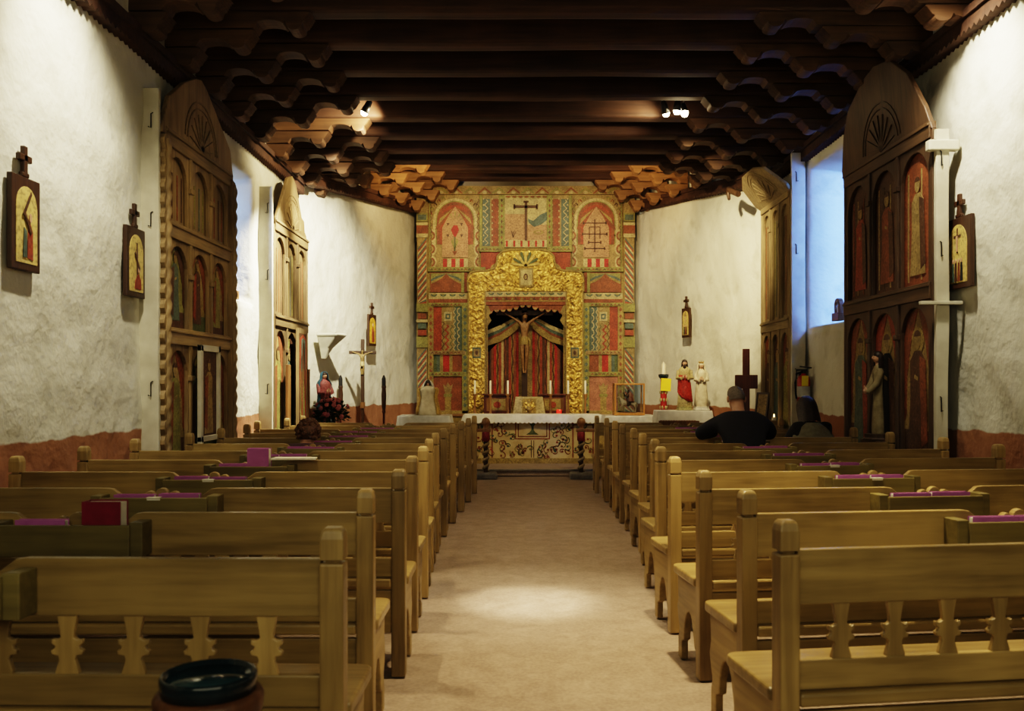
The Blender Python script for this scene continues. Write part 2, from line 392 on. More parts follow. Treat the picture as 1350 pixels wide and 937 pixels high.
# carved rope cornice running along the head of each wall
def cornice(name, A, B, z0, z1, out):
    A, B = Vector((*A, z0)), Vector((*B, z1)); L = (B-A).length; u = (B-A)/L; nv = Vector((*out, 0)).normalized(); up = nv.cross(u); up = up if up.z > 0 else -up
    M = Matrix((( u.x, up.x, nv.x, A.x), (u.y, up.y, nv.y, A.y), (u.z, up.z, nv.z, A.z), (0, 0, 0, 1)))
    n = int(L/.085); low = []
    for i in range(n): low += [(i*L/n, 0), ((i+.62)*L/n, -.035)]
    b = MB(); b.prism(low+[(L, 0), (L, .13), (0, .13)], -.06, .07, W_BEAM, M); b.prism(rect(0, .09, L, .155), -.06, .10, W_BEAM, M)
    b.build(name, kind='structure')
cornice('trim_2', (LX+.02, 2), (LX+.02, 13.4), 4.28, 4.30, (1, 0))
cornice('trim_3', (RX-.02, 2), (RX-.02, 13.5), 4.42, 4.42, (-1, 0))
cornice('trim_4', (-3.13, 13.4), (-1.93, 17.35), 4.46, 4.78, (.95, -.29))
cornice('trim_5', (3.55, 13.75), (2.33, 17.35), 4.5, 4.8, (-.95, -.33))
# ceiling beams and their stacked corbels
def beam(Y, z, x0, x1, label, rz=0):
    b = MB(); rows = []
    sec = [(-.13, .02), (-.115, 0), (-.06, -.012), (.06, -.012), (.115, 0), (.13, .02), (.13, .3), (-.13, .3)]
    for i in range(25):
        x = x0+(x1-x0)*i/24; dz = .012*noise.noise(Vector((x*.6, Y*3, 1))); dy = .015*noise.noise(Vector((x*.5, Y*3, 9)))
        rows.append([(x, p[0]+dy, p[1]+dz) for p in sec])
    b.grid(rows, W_BEAM, True, False, None, True)
    o = b.build('ceiling_beam', loc=(0, Y, z), bevel=.008, label=label, cat='ceiling beam', group='dark wooden ceiling beams', kind='thing'); o.rotation_euler.x = 0
    return o
def corbel_profile(L, h):
    """side outline of one carved tier, wall at x=0, tip at x=L, top at y=0"""
    p = [(0, 0), (L, 0)]
    for k in range(5): p += [(L+.012-.012*k, -.012-h*.11*k), (L-.016-.012*k, -.024-h*.11*k)]
    x = L-.075
    p += arc(x-.065, -h*.74, .07, h*.27, .2, -PI, 8)           # round lobe under the tip
    p += [(x-.15, -h*.52), (x-.17, -h*.66)]
    q = x-.18
    p += arc(q-.12, -h*.66, .12, h*.2, 0, PI, 6)[1:-1] if L > .5 else []
    p += [(max(q-.26, .02), -h*.9), (0, -h*.95)]
    return p
PROT = {}
def corbel(Y, z, xw, out, lens, h, label, group, m=None):
    key = (tuple(lens), h)
    root = thing('corbel_stack', label, 'corbel', (xw, Y, z), 0, group)
    for k, L in enumerate(lens):
        mk = (L, h, m)
        if mk not in PROT:
            b = MB(); b.prism(corbel_profile(L, h), -.11, .11, m or W_CORB, Matrix(((1, 0, 0, 0), (0, 0, 1, 0), (0, 1, 0, 0), (0, 0, 0, 1))))
            PROT[mk] = b.mesh('corbel_tier')
        o = bpy.data.objects.new('corbel_tier', PROT[mk]); COL.objects.link(o); o.parent = root
        o.location = (0, 0, -k*h); bb = o.modifiers.new('Bevel', 'BEVEL'); bb.width = .008; bb.limit_method = 'ANGLE'; bb.angle_limit = .7
    root.scale.x = out
    return root
NAVE = [7.6, 8.4, 9.2, 10.0, 10.85, 11.75, 12.62, 13.4, 14.1]
CHAN = [14.95, 15.68, 16.38, 17.05]
for i, Y in enumerate(NAVE):
    k = len(NAVE)-1-i
    beam(Y, 4.9, LX-.25, RX+.25, f'{ORD[k]} dark nave ceiling beam, counting from the altar')
    corbel(Y, 4.888, LX+.0, 1, (1.32, .80, .32), .165, f'carved corbels under the left end of the {ORD[k]} nave beam from the altar', 'carved corbels under the nave beams')
    corbel(Y, 4.888, RX-.0, -1, (1.57, 1.0, .42), .15 if 0 else .135, f'carved corbels under the right end of the {ORD[k]} nave beam from the altar', 'carved corbels under the nave beams')
for i, Y in enumerate(CHAN):
    k = len(CHAN)-1-i; xl = -3.13+(Y-13.4)*.304; xr = 3.55-(Y-13.75)*.339
    beam(Y, 5.3, xl-.3, xr+.3, f'{ORD[k]} sanctuary ceiling beam, counting from the painted altar screen')
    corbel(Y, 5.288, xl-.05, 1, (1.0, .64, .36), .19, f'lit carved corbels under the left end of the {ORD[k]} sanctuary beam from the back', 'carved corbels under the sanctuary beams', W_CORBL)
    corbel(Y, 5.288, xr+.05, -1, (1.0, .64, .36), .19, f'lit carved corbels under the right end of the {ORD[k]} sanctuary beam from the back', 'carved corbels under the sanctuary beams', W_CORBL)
# ------------------------------------------------------------------ pews
def pew_proto(side, L, pos):
    sg = side
    def X(u): return sg*u
    root = thing('pew', 'x', 'pew', (0, 0, 0), 0, f'wooden pews {"right" if sg > 0 else "left"} of the aisle')
    Mv = Matrix(((sg, 0, 0, 0), (0, 0, -1, 0), (0, 1, 0, 0), (0, 0, 0, 1)))      # (u, z, out=-v)
    def post(u):
        b = MB()
        for z0, z1, w in ((0, .950, .072), (.950, .962, .046)): b.box((X(u), 0, (z0+z1)/2), (w, w, z1-z0), W_PEW_Z)
        rows = [[(X(u)+a*w/2, c*w/2, z) for a, c in ((-1, -1), (1, -1), (1, 1), (-1, 1))] for z, w in ((.962, .072), (1.025, .072), (1.05, .062), (1.058, .045))]
        b.grid(rows, W_PEW_Z, True, False, None, True); b.build('post', root, bevel=.006)
    post(0); post(L)
    # upper back plank: shaped drop in the middle with three scallops
    c = L/2; g = .25
    top = [(.035, .785), (L-.035, .785), (L-.035, .962), (c+g+.03, .962)]
    top += [(c+g, .958), (c+g-.03, .935), (c+g-.055, .917), (c+g-.07, .914), (c+.13, .914), (c+.105, .921)]
    for k, r, zc in ((1, .027, .921), (0, .032, .932), (-1, .027, .921)): top += arc(c+k*.062, zc, r, r*.95, 0, PI, 7)
    top += [(c-.105, .921), (c-.13, .914), (c-g+.07, .914), (c-g+.055, .917), (c-g+.03, .935), (c-g, .958), (c-g-.03, .962), (.035, .962)]
    b = MB(); b.prism(top, -.016, .016, W_PEW_X, Mv); b.build('back_plank', root, bevel=.006)
    b = MB(); b.prism(rect(.035, .507, L-.035, .605), -.015, .015, W_PEW_X, Mv); b.build('lower_plank', root, bevel=.005)
    b = MB(); b.prism(rect(.035, .22, L-.035, .438), -.015, .015, W_PEW_X, Mv); b.build('back_skirt', root, bevel=.005)
    n = max(3, round(L/.195))
    half = [(.034, .80), (.022, .735), (.020, .716), (.034, .708), (.046, .712), (.048, .698), (.036, .690), (.040, .680), (.050, .676), (.046, .664), (.028, .66), (.024, .648), (.036, .61), (.036, .59)]
    for i in range(1, n):
        u = L*i/n
        if i == 1:
            b = MB(); b.prism([(x, z) for x, z in half]+[(-x, z) for x, z in half[::-1]], -.010, .010, W_PEW_Z, Mv); so = b.build('slat', root, bevel=.003)
        else: so = so.copy(); COL.objects.link(so)
        so.location.x = X(u)
    b = MB(); P = [(.036, -.04), (.036, .036), (-.045, .036), (-.045, .36)]+arc(-.0, .40, .045, .045, PI, PI/2, 4)+arc(L+.0, .40, .04, .045, PI/2, 0, 4)+[(L+.04, .036), (L-.036, .036), (L-.036, -.04)]
    b.prism([(X(p[0]), p[1]) for p in P], .458, .503, W_PEW_X); b.build('seat', root, bevel=.01)
    b = MB(); b.box((X(L/2), .40, .42), (L-.06, .025, .074), W_PEW_X); b.build('seat_rail', root, bevel=.004)
    for u in (0, L):
        b = MB()
        prof = [(.035, .457), (.035, .12), (.10, .12)]+arc(.20, .12, .085, .17, PI, 0, 8)[1:]+[(.33, .10), (.33, 0), (.395, 0), (.395, .10), (.375, .16), (.40, .22), (.415, .27), (.395, .33), (.41, .457)]
        b.prism(prof, -.02, .02, W_PEW_Y, Matrix(((0, 0, 1, X(u)), (1, 0, 0, 0), (0, 1, 0, 0), (0, 0, 0, 1)))); b.build('end_panel', root, bevel=.006)
    b = MB(); r0, r1 = c-.27+pos, c+.27+pos
    b.box((X((r0+r1)/2), -.122, .862), (r1-r0, .018, .128), W_RACK); b.box((X((r0+r1)/2), -.07, .806), (r1-r0, .10, .014), W_RACK)
    for u in (r0-.02, r1+.02): b.box((X(u), -.066, .865), (.055, .10, .140), W_RACK)
    b.build('book_rack', root, bevel=.004)
    return root
LL, LR = 2.42, 2.62
LP = [(-.56, 2.8), (-.625, 3.8), (-.60, 4.68), (-.63, 5.53), (-.65, 6.39), (-.69, 7.25), (-.715, 8.1), (-.71, 8.96), (-.68, 9.82), (-.64, 10.68), (-.60, 11.55), (-.565, 12.4)]
RP = [(.875, 2.95), (.955, 3.76), (.955, 4.62), (.958, 5.49), (1.01, 6.34), (1.10, 7.2), (1.125, 8.07), (1.16, 8.95), (1.15, 9.81), (1.165, 10.68), (1.155, 11.56), (1.108, 12.43)]
PEWS = {}
for sg, L, lst in ((-1, LL, LP), (1, LR, RP)):
    proto = pew_proto(sg, L, -.06 if sg > 0 else .0)
    for i, (x, y) in enumerate(lst):
        o = proto if i == 0 else copy_tree(proto)
        end = -3.03 if sg < 0 else 3.62
        if sg < 0 and i in (6, 7, 8, 10, 11): end = -2.9
        if sg > 0: end = [3.3, 3.35, 3.4, 3.45, 3.5, 3.5, 3.40, 3.38, 3.40, 3.42, 3.38, 3.26][i]
        rz = math.radians(-1.0 if sg < 0 and i < 1 else 0) if sg < 0 else math.radians([8, 7, 6.2, 6, 6, 6, 5, 4, 3, 2, 1.5, 1][i])
        s = abs(end-x)/math.cos(rz)/L
        o.location = (x, y, 0); o.rotation_euler.z = rz; o.scale.x = s
        side = 'left' if sg < 0 else 'right'
        o['label'] = f'{ORD[i]} wooden pew from the camera, {side} of the aisle' if i < 11 else f'frontmost wooden pew before the altar, {side} of the aisle'
        PEWS[side, i] = (x, y, rz, s*L)
def at_pew(side, i, u, v, z):
    """a point given along, behind and above one pew"""
    x, y, rz, L = PEWS[side, i]; sg = -1 if side == 'left' else 1
    c, s = math.cos(rz), math.sin(rz); lx = sg*u*L
    return (x+lx*c-v*s, y+lx*s+v*c, z), rz
# hymn booklets standing in the racks, only their top edges showing
def booklet(w, h, t, cov, name='hymn_booklet'):
    b = MB()
    for y in (-t/2, t/2): b.box((0, y, h/2), (w, .003, h), cov)
    b.box((0, 0, .002), (w, t, .004), cov)
    o = b.build(name, cat='booklet')
    p = MB(); p.box((0, 0, h/2), (w-.008, t-.004, h-.010), PAPER); p.build('pages', o)
    return o
proto = booklet(.205, .124, .034, PURPLE); first = True
spots = []
for i in range(1, 11):
    for side in ('left', 'right'):
        if side == 'left' and i == 1: spots.append((side, i, .115)); continue
        if side == 'left' and i == 4: spots.append((side, i, .115)); continue
        spots += [(side, i, .112), (side, i, -.112)]
rk = {'left': 0.0, 'right': -.06}
for side, i, du in spots:
    L = PEWS[side, i][3]; L0 = LL if side == 'left' else LR
    loc, rz = at_pew(side, i, .5+(rk[side]+du)/L0, -.068, .814)
    o = proto if first else copy_tree(proto); first = False
    o.location = loc; o.rotation_euler.z = rz+random.uniform(-.02, .02); o['group'] = 'purple hymn booklets in the pew racks'
    if random.random() < .5: o.location.z += .004
    which = 'aisle side' if du < 0 else 'wall side'
    o['label'] = f'purple booklet in the rack of the {ORD[i]} {side} pew from the camera, {which}'
def book(loc, rz, d, mats, name, label, cat, pic=None):
    w, t, h = d; b = MB()
    for y in (-t/2, t/2): b.box((0, y, h/2), (w, .005, h), mats)
    b.box((-w/2+.0025, 0, h/2), (.005, t, h), mats)
    o = b.build(name, loc=loc, label=label, cat=cat, bevel=.0015); o.rotation_euler.z = rz
    p = MB(); p.box((.002, 0, h/2), (w-.012, t-.008, h-.012), PAPER); p.build('pages', o)
    if pic:
        q = MB(); q.prism(rect(-.05, .015, .05, .075), 0, .002, CRIM, Matrix(((1, 0, 0, 0), (0, 0, -1, -t/2-.003), (0, 1, 0, 0), (0, 0, 0, 1))))
        for k in range(7):
            x, z = random.uniform(-.04, .03), random.uniform(.02, .055); q.prism(rect(x, z, x+random.uniform(.008, .02), z+random.uniform(.01, .02)), .001, .003, random.choice([OCHRE, BROWN, PINK, RUST]), Matrix(((1, 0, 0, 0), (0, 0, -1, -t/2-.003), (0, 1, 0, 0), (0, 0, 0, 1))))
        q.build('picture', o)
    return o
loc, rz = at_pew('left', 1, .5-.145/LL, -.068, .814)
book(loc, rz, (.158, .072, .205), MAROON, 'hymnal', 'thick maroon hymnal standing upright in the rack of the second left pew', 'book')
loc, rz = at_pew('left', 4, .5-.06/LL, -.068, .814)
book(loc, rz, (.15, .07, .235), PURPLE, 'picture_box', 'purple box with a red picture standing in a left pew rack', 'box', True)
loc, rz = at_pew('left', 4, .5-.30/LL, -.05, .97)
b = MB(); b.prism([(-.15, -.06), (.16, -.05), (.15, .06), (-.14, .07)], 0, .012, PAPER); o = b.build('booklet', loc=loc, label='white paper booklet on a left pew beside a purple box', cat='booklet')
for side, i, du in (('left', 2, -.005), ('left', 3, -.005), ('right', 3, 0.02), ('right', 4, .01)):
    L0 = LL if side == 'left' else LR
    loc, rz = at_pew(side, i, .5+(rk[side]+du)/L0, -.122, .9275)
    b = MB(); b.box((0, -.004, .001), (.066, .034, .003), PAPER); b.box((0, -.012, -.006), (.066, .003, .014), PAPER)
    o = b.build('paper_slip', loc=loc, label=f'white paper slip folded over the rack of the {ORD[i]} {side} pew', cat='paper slip', group='white paper slips on the pew racks'); o.rotation_euler.z = rz
# ------------------------------------------------------------------ holy water stand in the near left corner
t = thing('water_stand', 'round brown stand holding a dark glazed water bowl, behind the nearest left pew', 'water stand', (-.735, 2.18, 0))
b = MB(); b.lathe([(.10, 0), (.128, .01), (.118, .1), (.108, .4), (.118, .68), (.127, .735), (.128, .752), (.122, .762), (.100, .764)], DRUM, seg=32); b.build('pedestal', t)
b = MB(); b.tube([(-.012, -.127, .735), (-.005, -.129, .72), (.003, -.126, .69), (.012, -.122, .66)], .006, IVORY); b.build('lacing', t)
b = MB(); b.lathe([(.09, .762), (.110, .765), (.113, .79), (.113, .803), (.109, .808), (.103, .806), (.100, .795), (.06, .79)], CERAM, seg=40); w = b.build('bowl', t)
b = MB(); b.lathe([(.0995, .793), (.0995, .797), (.002, .7975)], WATER, seg=32); b.build('water', w)
# ------------------------------------------------------------------ painted side altar screens
def arch_frame(x0, z0, x1, z1, m, spring=.62, rise=None, top=None):
    """outline of the board round one arched opening: a rectangle with an arch cut out from below"""
    r = (x1-x0)/2-m; cx = (x0+x1)/2; zs = z1-m-(rise or r)
    return [(x0, z0), (x0+m, z0), (x0+m, zs)]+arc(cx, zs, r, (rise or r), PI, 0, 12)[1:-1]+[(x1-m, zs), (x1-m, z0), (x1, z0), (x1, z1), (x0, z1)]
def saint(b, M, cx, z0, h, robe, mantle, head=TAN, n=.004, halo=None, ground=None, staff=None):
    """a flat painted standing figure"""
    w = h*.15
    b.prism([(cx-w*1.15, z0), (cx+w*1.15, z0), (cx+w*.85, z0+h*.45), (cx+w*.9, z0+h*.74), (cx+w*.35, z0+h*.82), (cx-w*.35, z0+h*.82), (cx-w*.9, z0+h*.74), (cx-w*.85, z0+h*.45)], n, n+.003, robe, M)
    b.prism([(cx-w*1.2, z0+h*.1), (cx-w*.5, z0+h*.05), (cx-w*.25, z0+h*.78), (cx-w*.95, z0+h*.74)], n+.002, n+.005, mantle, M)
    if halo: b.prism(arc(cx, z0+h*.9, h*.11, h*.11, 0, 2*PI, 14)[:-1], n, n+.002, halo, M)
    b.prism(arc(cx, z0+h*.9, h*.058, h*.075, 0, 2*PI, 12)[:-1], n+.003, n+.006, head, M)
    b.prism(arc(cx, z0+h*.935, h*.06, h*.05, 0, PI, 8), n+.004, n+.007, BROWN, M)
    b.prism([(cx-w*.1, z0+h*.58), (cx+w*.35, z0+h*.60), (cx+w*.3, z0+h*.63), (cx-w*.1, z0+h*.61)], n+.004, n+.007, head, M)
    if staff: b.prism(rect(cx+w*1.0, z0+h*.05, cx+w*1.08, z0+h*.95), n+.004, n+.007, staff, M)
def drape(b, M, x0, z0, x1, z1, col, n=.004):
    """painted curtains drawn to both sides under an arch"""
    cx = (x0+x1)/2; w = x1-x0; h = z1-z0
    for s in (-1, 1):
        b.prism([(cx, z1), (cx+s*w*.5, z1-h*.05), (cx+s*w*.5, z0+h*.25), (cx+s*w*.42, z0+h*.3), (cx+s*w*.40, z0+h*.55), (cx+s*w*.25, z0+h*.78)], n, n+.003, col, M)
def border(b, M, x0, x1, z0, z1, out, m, pitch=.13, n0=-.02, n1=.05):
    """carved edge board whose outer side runs in a saw-tooth of scallops"""
    k = int((z1-z0)/pitch); e = []
    for i in range(k):
        za = z0+(z1-z0)*i/k; dz = (z1-z0)/k; xo = x1 if out > 0 else x0
        e += [(xo-out*.03, za), (xo, za+dz*.35), (xo-out*.004, za+dz*.6), (xo-out*.03, za+dz*.9)]
    p = [(x0, z0)]+e+[(x0, z1)] if out > 0 else [(x1, z0)]+e+[(x1, z1)]
    b.prism(p, n0, n1, m, M)
def side_screen(name, label, M, W, zb, zt, rails, cols, dark, crest, postinfo, lean=0, edge=True, mid=True):
    """M: plane matrix (x along the wall away from the camera, y up, z out). rails: list of z heights, bottom to top."""
    t = thing(name, label, 'altar screen'); sw, rx = (W_SCRD, W_SCRDX) if dark else (W_SCRM, W_SCRMX) if mid else (W_SCRL, W_SCRLX) if lean else (W_SCR, W_SCRX)
    b = MB(); b.prism(rect(0.02, zb-.75, W-.02, zt), -.05, -.03, sw, M); b.build('back_board', t)
    bw = .13 if edge else .05
    if edge:
        for x0, x1, s in ((-.02, bw, -1), (W-bw, W+.02, 1)):
            b = MB(); border(b, M, x0, x1, .02, zt, s, sw)
            xc = (x0+x1)/2
            b.twist(.034, .05, zt-.05, sw, (0, 0), (zt)/.28, .3, 2, 12, M @ Matrix.Translation((xc, 0, .045)) @ Matrix(((1, 0, 0, 0), (0, 0, 1, 0), (0, -1, 0, 0), (0, 0, 0, 1))), 90)
            b.build('carved_edge', t)
    else:
        for x in (0, W-bw):
            b = MB(); b.prism(rect(x, .02, x+bw, zt), -.03, .02, sw, M); b.build('stile', t, bevel=.006)
    for k, z in enumerate(rails):
        b = MB(); b.prism(rect(bw*.6, z-.075, W-bw*.6, z+.075), -.03, .035, rx, M); b.prism(rect(bw*.6, z+.03, W-bw*.6, z+.055), .03, .05, rx, M)
        b.build('rail', t, bevel=.006)
    rows = list(zip(rails, rails[1:])); x0, x1 = bw-.01, W-bw+.01
    for ri, (za, zc) in enumerate(rows):
        cw = (x1-x0)/cols
        for k in range(cols):
            a, c = x0+k*cw, x0+(k+1)*cw
            za_, zc_ = za+.07, zc-.07
            f = MB(); f.prism(arch_frame(a, za_, c, zc_, .055, rise=(c-a)*.42), -.025, .012, sw, M); f.build('arch_board', t, bevel=.006)
            p = MB(); bg = TAN if lean and not dark else (TAN, OLIVE, OCHRE)[(k+ri) % 3] if not dark else (BROWN, RUST, BROWN)[(k+ri) % 3] if ri else TAN
            if not dark and ri == len(rows)-1: bg = sw
            p.prism(rect(a+.04, za_, c-.04, zc_-.04), -.032, -.028, bg, M)
            cx = (a+c)/2; hh = zc_-za_
            if ri == len(rows)-1:
                for q in (-.3, -.1, .12, .3): p.prism(rect(cx+q*(c-a)-.012, za_+.05, cx+q*(c-a)+.012, zc_-.2), -.028, -.024, (OLIVE, RUST, TEAL, BROWN)[(k+int(q*10)) % 4] if not dark else (TAN, RUST, BROWN, TAN)[(k+int(q*10)) % 4], M)
                if dark: saint(p, M, cx, za_+.1, hh*.72, (TAN, RUST, RED)[k % 3], BROWN, n=-.022)
            else:
                drape(p, M, a+.05, za_+.02, c-.05, zc_-.06, (RUST, BROWN, RUST)[(k+ri) % 3] if not dark else (RUST, RED, RUST)[(k+ri) % 3], -.027)
                p.prism(rect(a+.06, za_, c-.06, za_+.2*hh), -.027, -.024, (BROWN, GREEN, BROWN)[k % 3], M)
                saint(p, M, cx, za_+.08, hh*.78, (BROWN, TEAL, BLACK)[(k*2+ri) % 3] if dark else (OLIVE, TEAL, BROWN)[(k+ri) % 3], (RUST, BROWN, RED)[(k+ri) % 3], n=-.022, halo=OCHRE if dark else None)
            p.build('painted_panel', t)
            if k:
                q = MB(); q.prism(rect(a-.03, za_, a+.03, zc_-.0), 0, .03, sw, M); q.prism(rect(a-.045, zc_-.33, a+.045, zc_-.28), 0, .045, sw, M); q.build('post', t, bevel=.006)
    # crest board on top, leaning forward
    cm = M @ Matrix.Translation((0, zt, 0)) @ Matrix.Rotation(lean, 4, 'X')
    b = MB(); b.prism(crest, -.02, .025, sw, cm); o = b.build('crest', t, bevel=.01)
    q = MB(); cxx = W/2; r = MB()
    for k in range(9):
        a = PI*(k+.5)/9; r.prism([(cxx-.015*math.sin(a), .08+.015*math.cos(a)), (cxx+.015*math.sin(a), .08-.015*math.cos(a)), (cxx+.34*math.cos(a), .08+.34*math.sin(a))], .022, .036, rx, cm)
    for rr in (.40, .46):
        pts = arc(cxx, .08, rr, rr, .1, PI-.1, 16); r.prism(pts+[(cxx+(x-cxx)*.96, .08+(y-.08)*.96) for x, y in pts[::-1]], .022, .032, rx, cm)
    if max(p[1] for p in crest) > .55: r.build('shell_carving', o)
    # whitewashed board closing the side that faces the entrance
    d, ph = postinfo
    b = MB(); rows_ = []
    for i in range(15):
        z = ph*i/14; e = .012*noise.noise(Vector((z*1.3, M.translation.x, M.translation.y)))
        rows_.append([(-.05, z, -d+e), (-.05, z, .01+e*.4), (0.0, z, .01+e*.4), (0.0, z, -d+e)])
    b.grid(rows_, W_WHITE, True, False, M, True); b.build('side_board', t, bevel=.008)
    for z in (ph*.93, ph*.72, ph*.36):
        b = MB(); b.tube([(-.056, z-.05, -d*.45), (-.06, z-.06, -d*.3), (-.06, z+.06, -d*.3), (-.056, z+.07, -d*.2)], .005, METAL, 6, M); b.build('hasp', t)
    return t
W = 1.96
cr = [(.0, 0), (W, 0), (W, .06), (W-.10, .32)]+[(W/2+.42, .58), (W/2+.16, .72), (W/2, .77), (W/2-.16, .73), (W/2-.45, .60)]+[(.16, .36), (0, .06)]
side_screen('side_altar_screen', 'tall carved wooden altar screen with pointed crest, nearest on the left wall', plane_left(-3.06, 7.82), W, .8, 3.66, [.72, 1.92, 2.86, 3.66], 3, False, cr, (.17, 4.02), mid=False)
W = 1.85
cr = [(.1, 0), (W-.1, 0), (W-.12, .12), (W-.22, .16), (W-.25, .3), (W-.4, .34), (W/2+.2, .72), (W/2, .80), (W/2-.25, .72), (.3, .3), (.12, .1)]
LF = side_screen('side_altar_screen', 'paler carved altar screen with pointed crest, farther along the left wall', plane_left(-3.04, 11.38), W, .8, 3.5, [.72, 2.3, 3.5], 3, False, cr, (.17, 3.95), edge=False)
W = 2.1
cr = [(-.0, 0), (W, 0), (W+.02, .12), (W-.12, .46), (W-.3, .68), (W/2+.3, .86), (W/2, .9), (W/2-.35, .84), (.36, .60), (.1, .22)]
RN = side_screen('side_altar_screen', 'large dark painted altar screen with rounded shell crest on the right wall', plane_right(3.58, 7.78), W, .8, 3.68, [.72, 2.3, 3.68], 3, True, cr, (.10, 3.66), lean=.10, edge=False)
W = 1.4
cr = [(0, 0), (W, 0), (W+.06, .10), (W-.04, .42), (W-.4, .56), (.5, .56), (.14, .46), (-.06, .10)]
RF = side_screen('side_altar_screen', 'weathered pale altar screen with forward-leaning crest board, right beside the sanctuary', plane_right(3.6, 11.9), W, .8, 4.02, [.72, 2.3, 4.02], 3, False, cr, (.17, 4.5), lean=.75, edge=False, mid=False)
MR = plane_right(3.6, 11.9)
b = MB(); b.tube([(W-.05, 4.25, .36), (W+.12, 4.32, .40), (W+.28, 4.40, .42), (W+.33, 4.34, .42), (W+.27, 4.24, .42)], [.045, .042, .038, .032, .022], W_SCRD, 8, MR); b.build('hook_scroll', RF)
M = plane_right(3.58, 7.78)
b = MB(); b.box((-.035, 3.52, -.05), (.08, .09, .26), W_WHITE, M); b.build('tie_block', RN, bevel=.01)
b = MB(); b.box((-.07, 2.18, -.02), (.04, .03, .36), W_WHITE, M); b.build('latch_bar', RN, bevel=.005)
# white carved saint standing before the middle panel of the right screen
def robed(b, c, h, robe, mantle=None, open_=1.1, lean=0, rip=.05, sy=.8, bulk=1, M=None):
    prof = [(.155, 0), (.165, .02), (.15, .2), (.125, .42), (.115, .55), (.128, .68), (.135, .76), (.11, .81), (.05, .845), (.038, .87)]
    b.lathe([(r*h*bulk, z*h) for r, z in prof], robe, c, 28, True, M, sy, lambda a, z: rip*math.cos(9*a+2*math.sin(3*a))*max(0, 1-z/(h*.9)))
    if mantle:
        rows = []
        for r, z in prof[1:9]:
            row = []
            for k in range(19):
                a = -PI/2+open_+(2*PI-2*open_)*k/18; q = r*h*bulk*1.14*(1+rip*.7*math.cos(11*a)*max(0, 1-z/.9))
                row.append((c[0]+q*math.cos(a), c[1]+q*math.sin(a)*sy, c[2]+z*h+.004))
            rows.append(row)
        b.grid(rows, mantle, False, True, M)
def head(b, c, r, skin_, M=None):
    b.ball(c, (r*.82, r*.92, r*1.12), skin_, 14, M)
    b.ball((c[0], c[1]-r*.92, c[2]-r*.1), (r*.14, r*.2, r*.22), skin_, 8, M)
    for s in (-1, 1): b.ball((c[0]+s*r*.3, c[1]-r*.80, c[2]+r*.12), (r*.11, r*.08, r*.08), BROWN, 6, M)
    b.ball((c[0], c[1]-r*.82, c[2]-r*.45), (r*.22, r*.08, r*.06), RUST, 6, M)
    b.tube([(c[0], c[1]+r*.05, c[2]-r*1.6), (c[0], c[1], c[2]-r*.8)], r*.42, skin_, 8, M)
def hair(b, c, r, m, long=1.6, M=None):
    rows = []
    for i in range(8):
        z = r*1.22-(r*(1.22+long))*i/7; q = r*1.05*math.sqrt(max(.02, 1-max(0, z/(r*1.24))**2)) if z > 0 else r*(1.05+.1*i/7)
        rows.append([(c[0]+q*math.cos(a), c[1]+.1*r+q*math.sin(a)*1.05, c[2]+z) for a in [-.25+(PI+.5)*k/12 for k in range(13)]])
    b.grid(rows, m, False, True, M)
    b.ball((c[0], c[1]+.1*r, c[2]+.35*r), (r*.93, r*.98, r*.93), m, 12, M)
def arm_pair(b, c, h, m, sk, up=.6, M=None, sy=.8, w=1):
    for s in (-w, w):
        b.tube([(c[0]+s*.12*h, c[1], c[2]+.76*h), (c[0]+s*.15*h, c[1]-.05*h, c[2]+.60*h), (c[0]+s*.07*h, c[1]-.14*h, c[2]+up*h)], [.045*h, .042*h, .035*h], m, 10, M)
        b.ball((c[0]+s*.03*h, c[1]-.155*h, c[2]+(up+.025)*h), (.022*h, .02*h, .04*h), sk, 8, M)
        for k in range(4): b.tube([(c[0]+s*.03*h+(k-1.5)*.008*h, c[1]-.16*h, c[2]+(up+.03)*h), (c[0]+s*.012*h+(k-1.5)*.005*h, c[1]-.165*h, c[2]+(up+.085-.006*abs(k-1))*h)], .0055*h, sk, 5, M)
def crown(b, c, r, m, M=None):
    b.lathe([(r, 0), (r*1.05, r*.25), (r*1.2, r*.6), (r*1.0, r*.62), (r*.92, r*.3), (r*.9, 0)], m, c, 18, True, M)
    for k in range(8):
        a = 2*PI*k/8; b.tube([(c[0]+1.1*r*math.cos(a), c[1]+1.1*r*math.sin(a), c[2]+r*.55), (c[0]+1.2*r*math.cos(a), c[1]+1.2*r*math.sin(a), c[2]+r*1.05)], [r*.14, r*.03], m, 6, M)
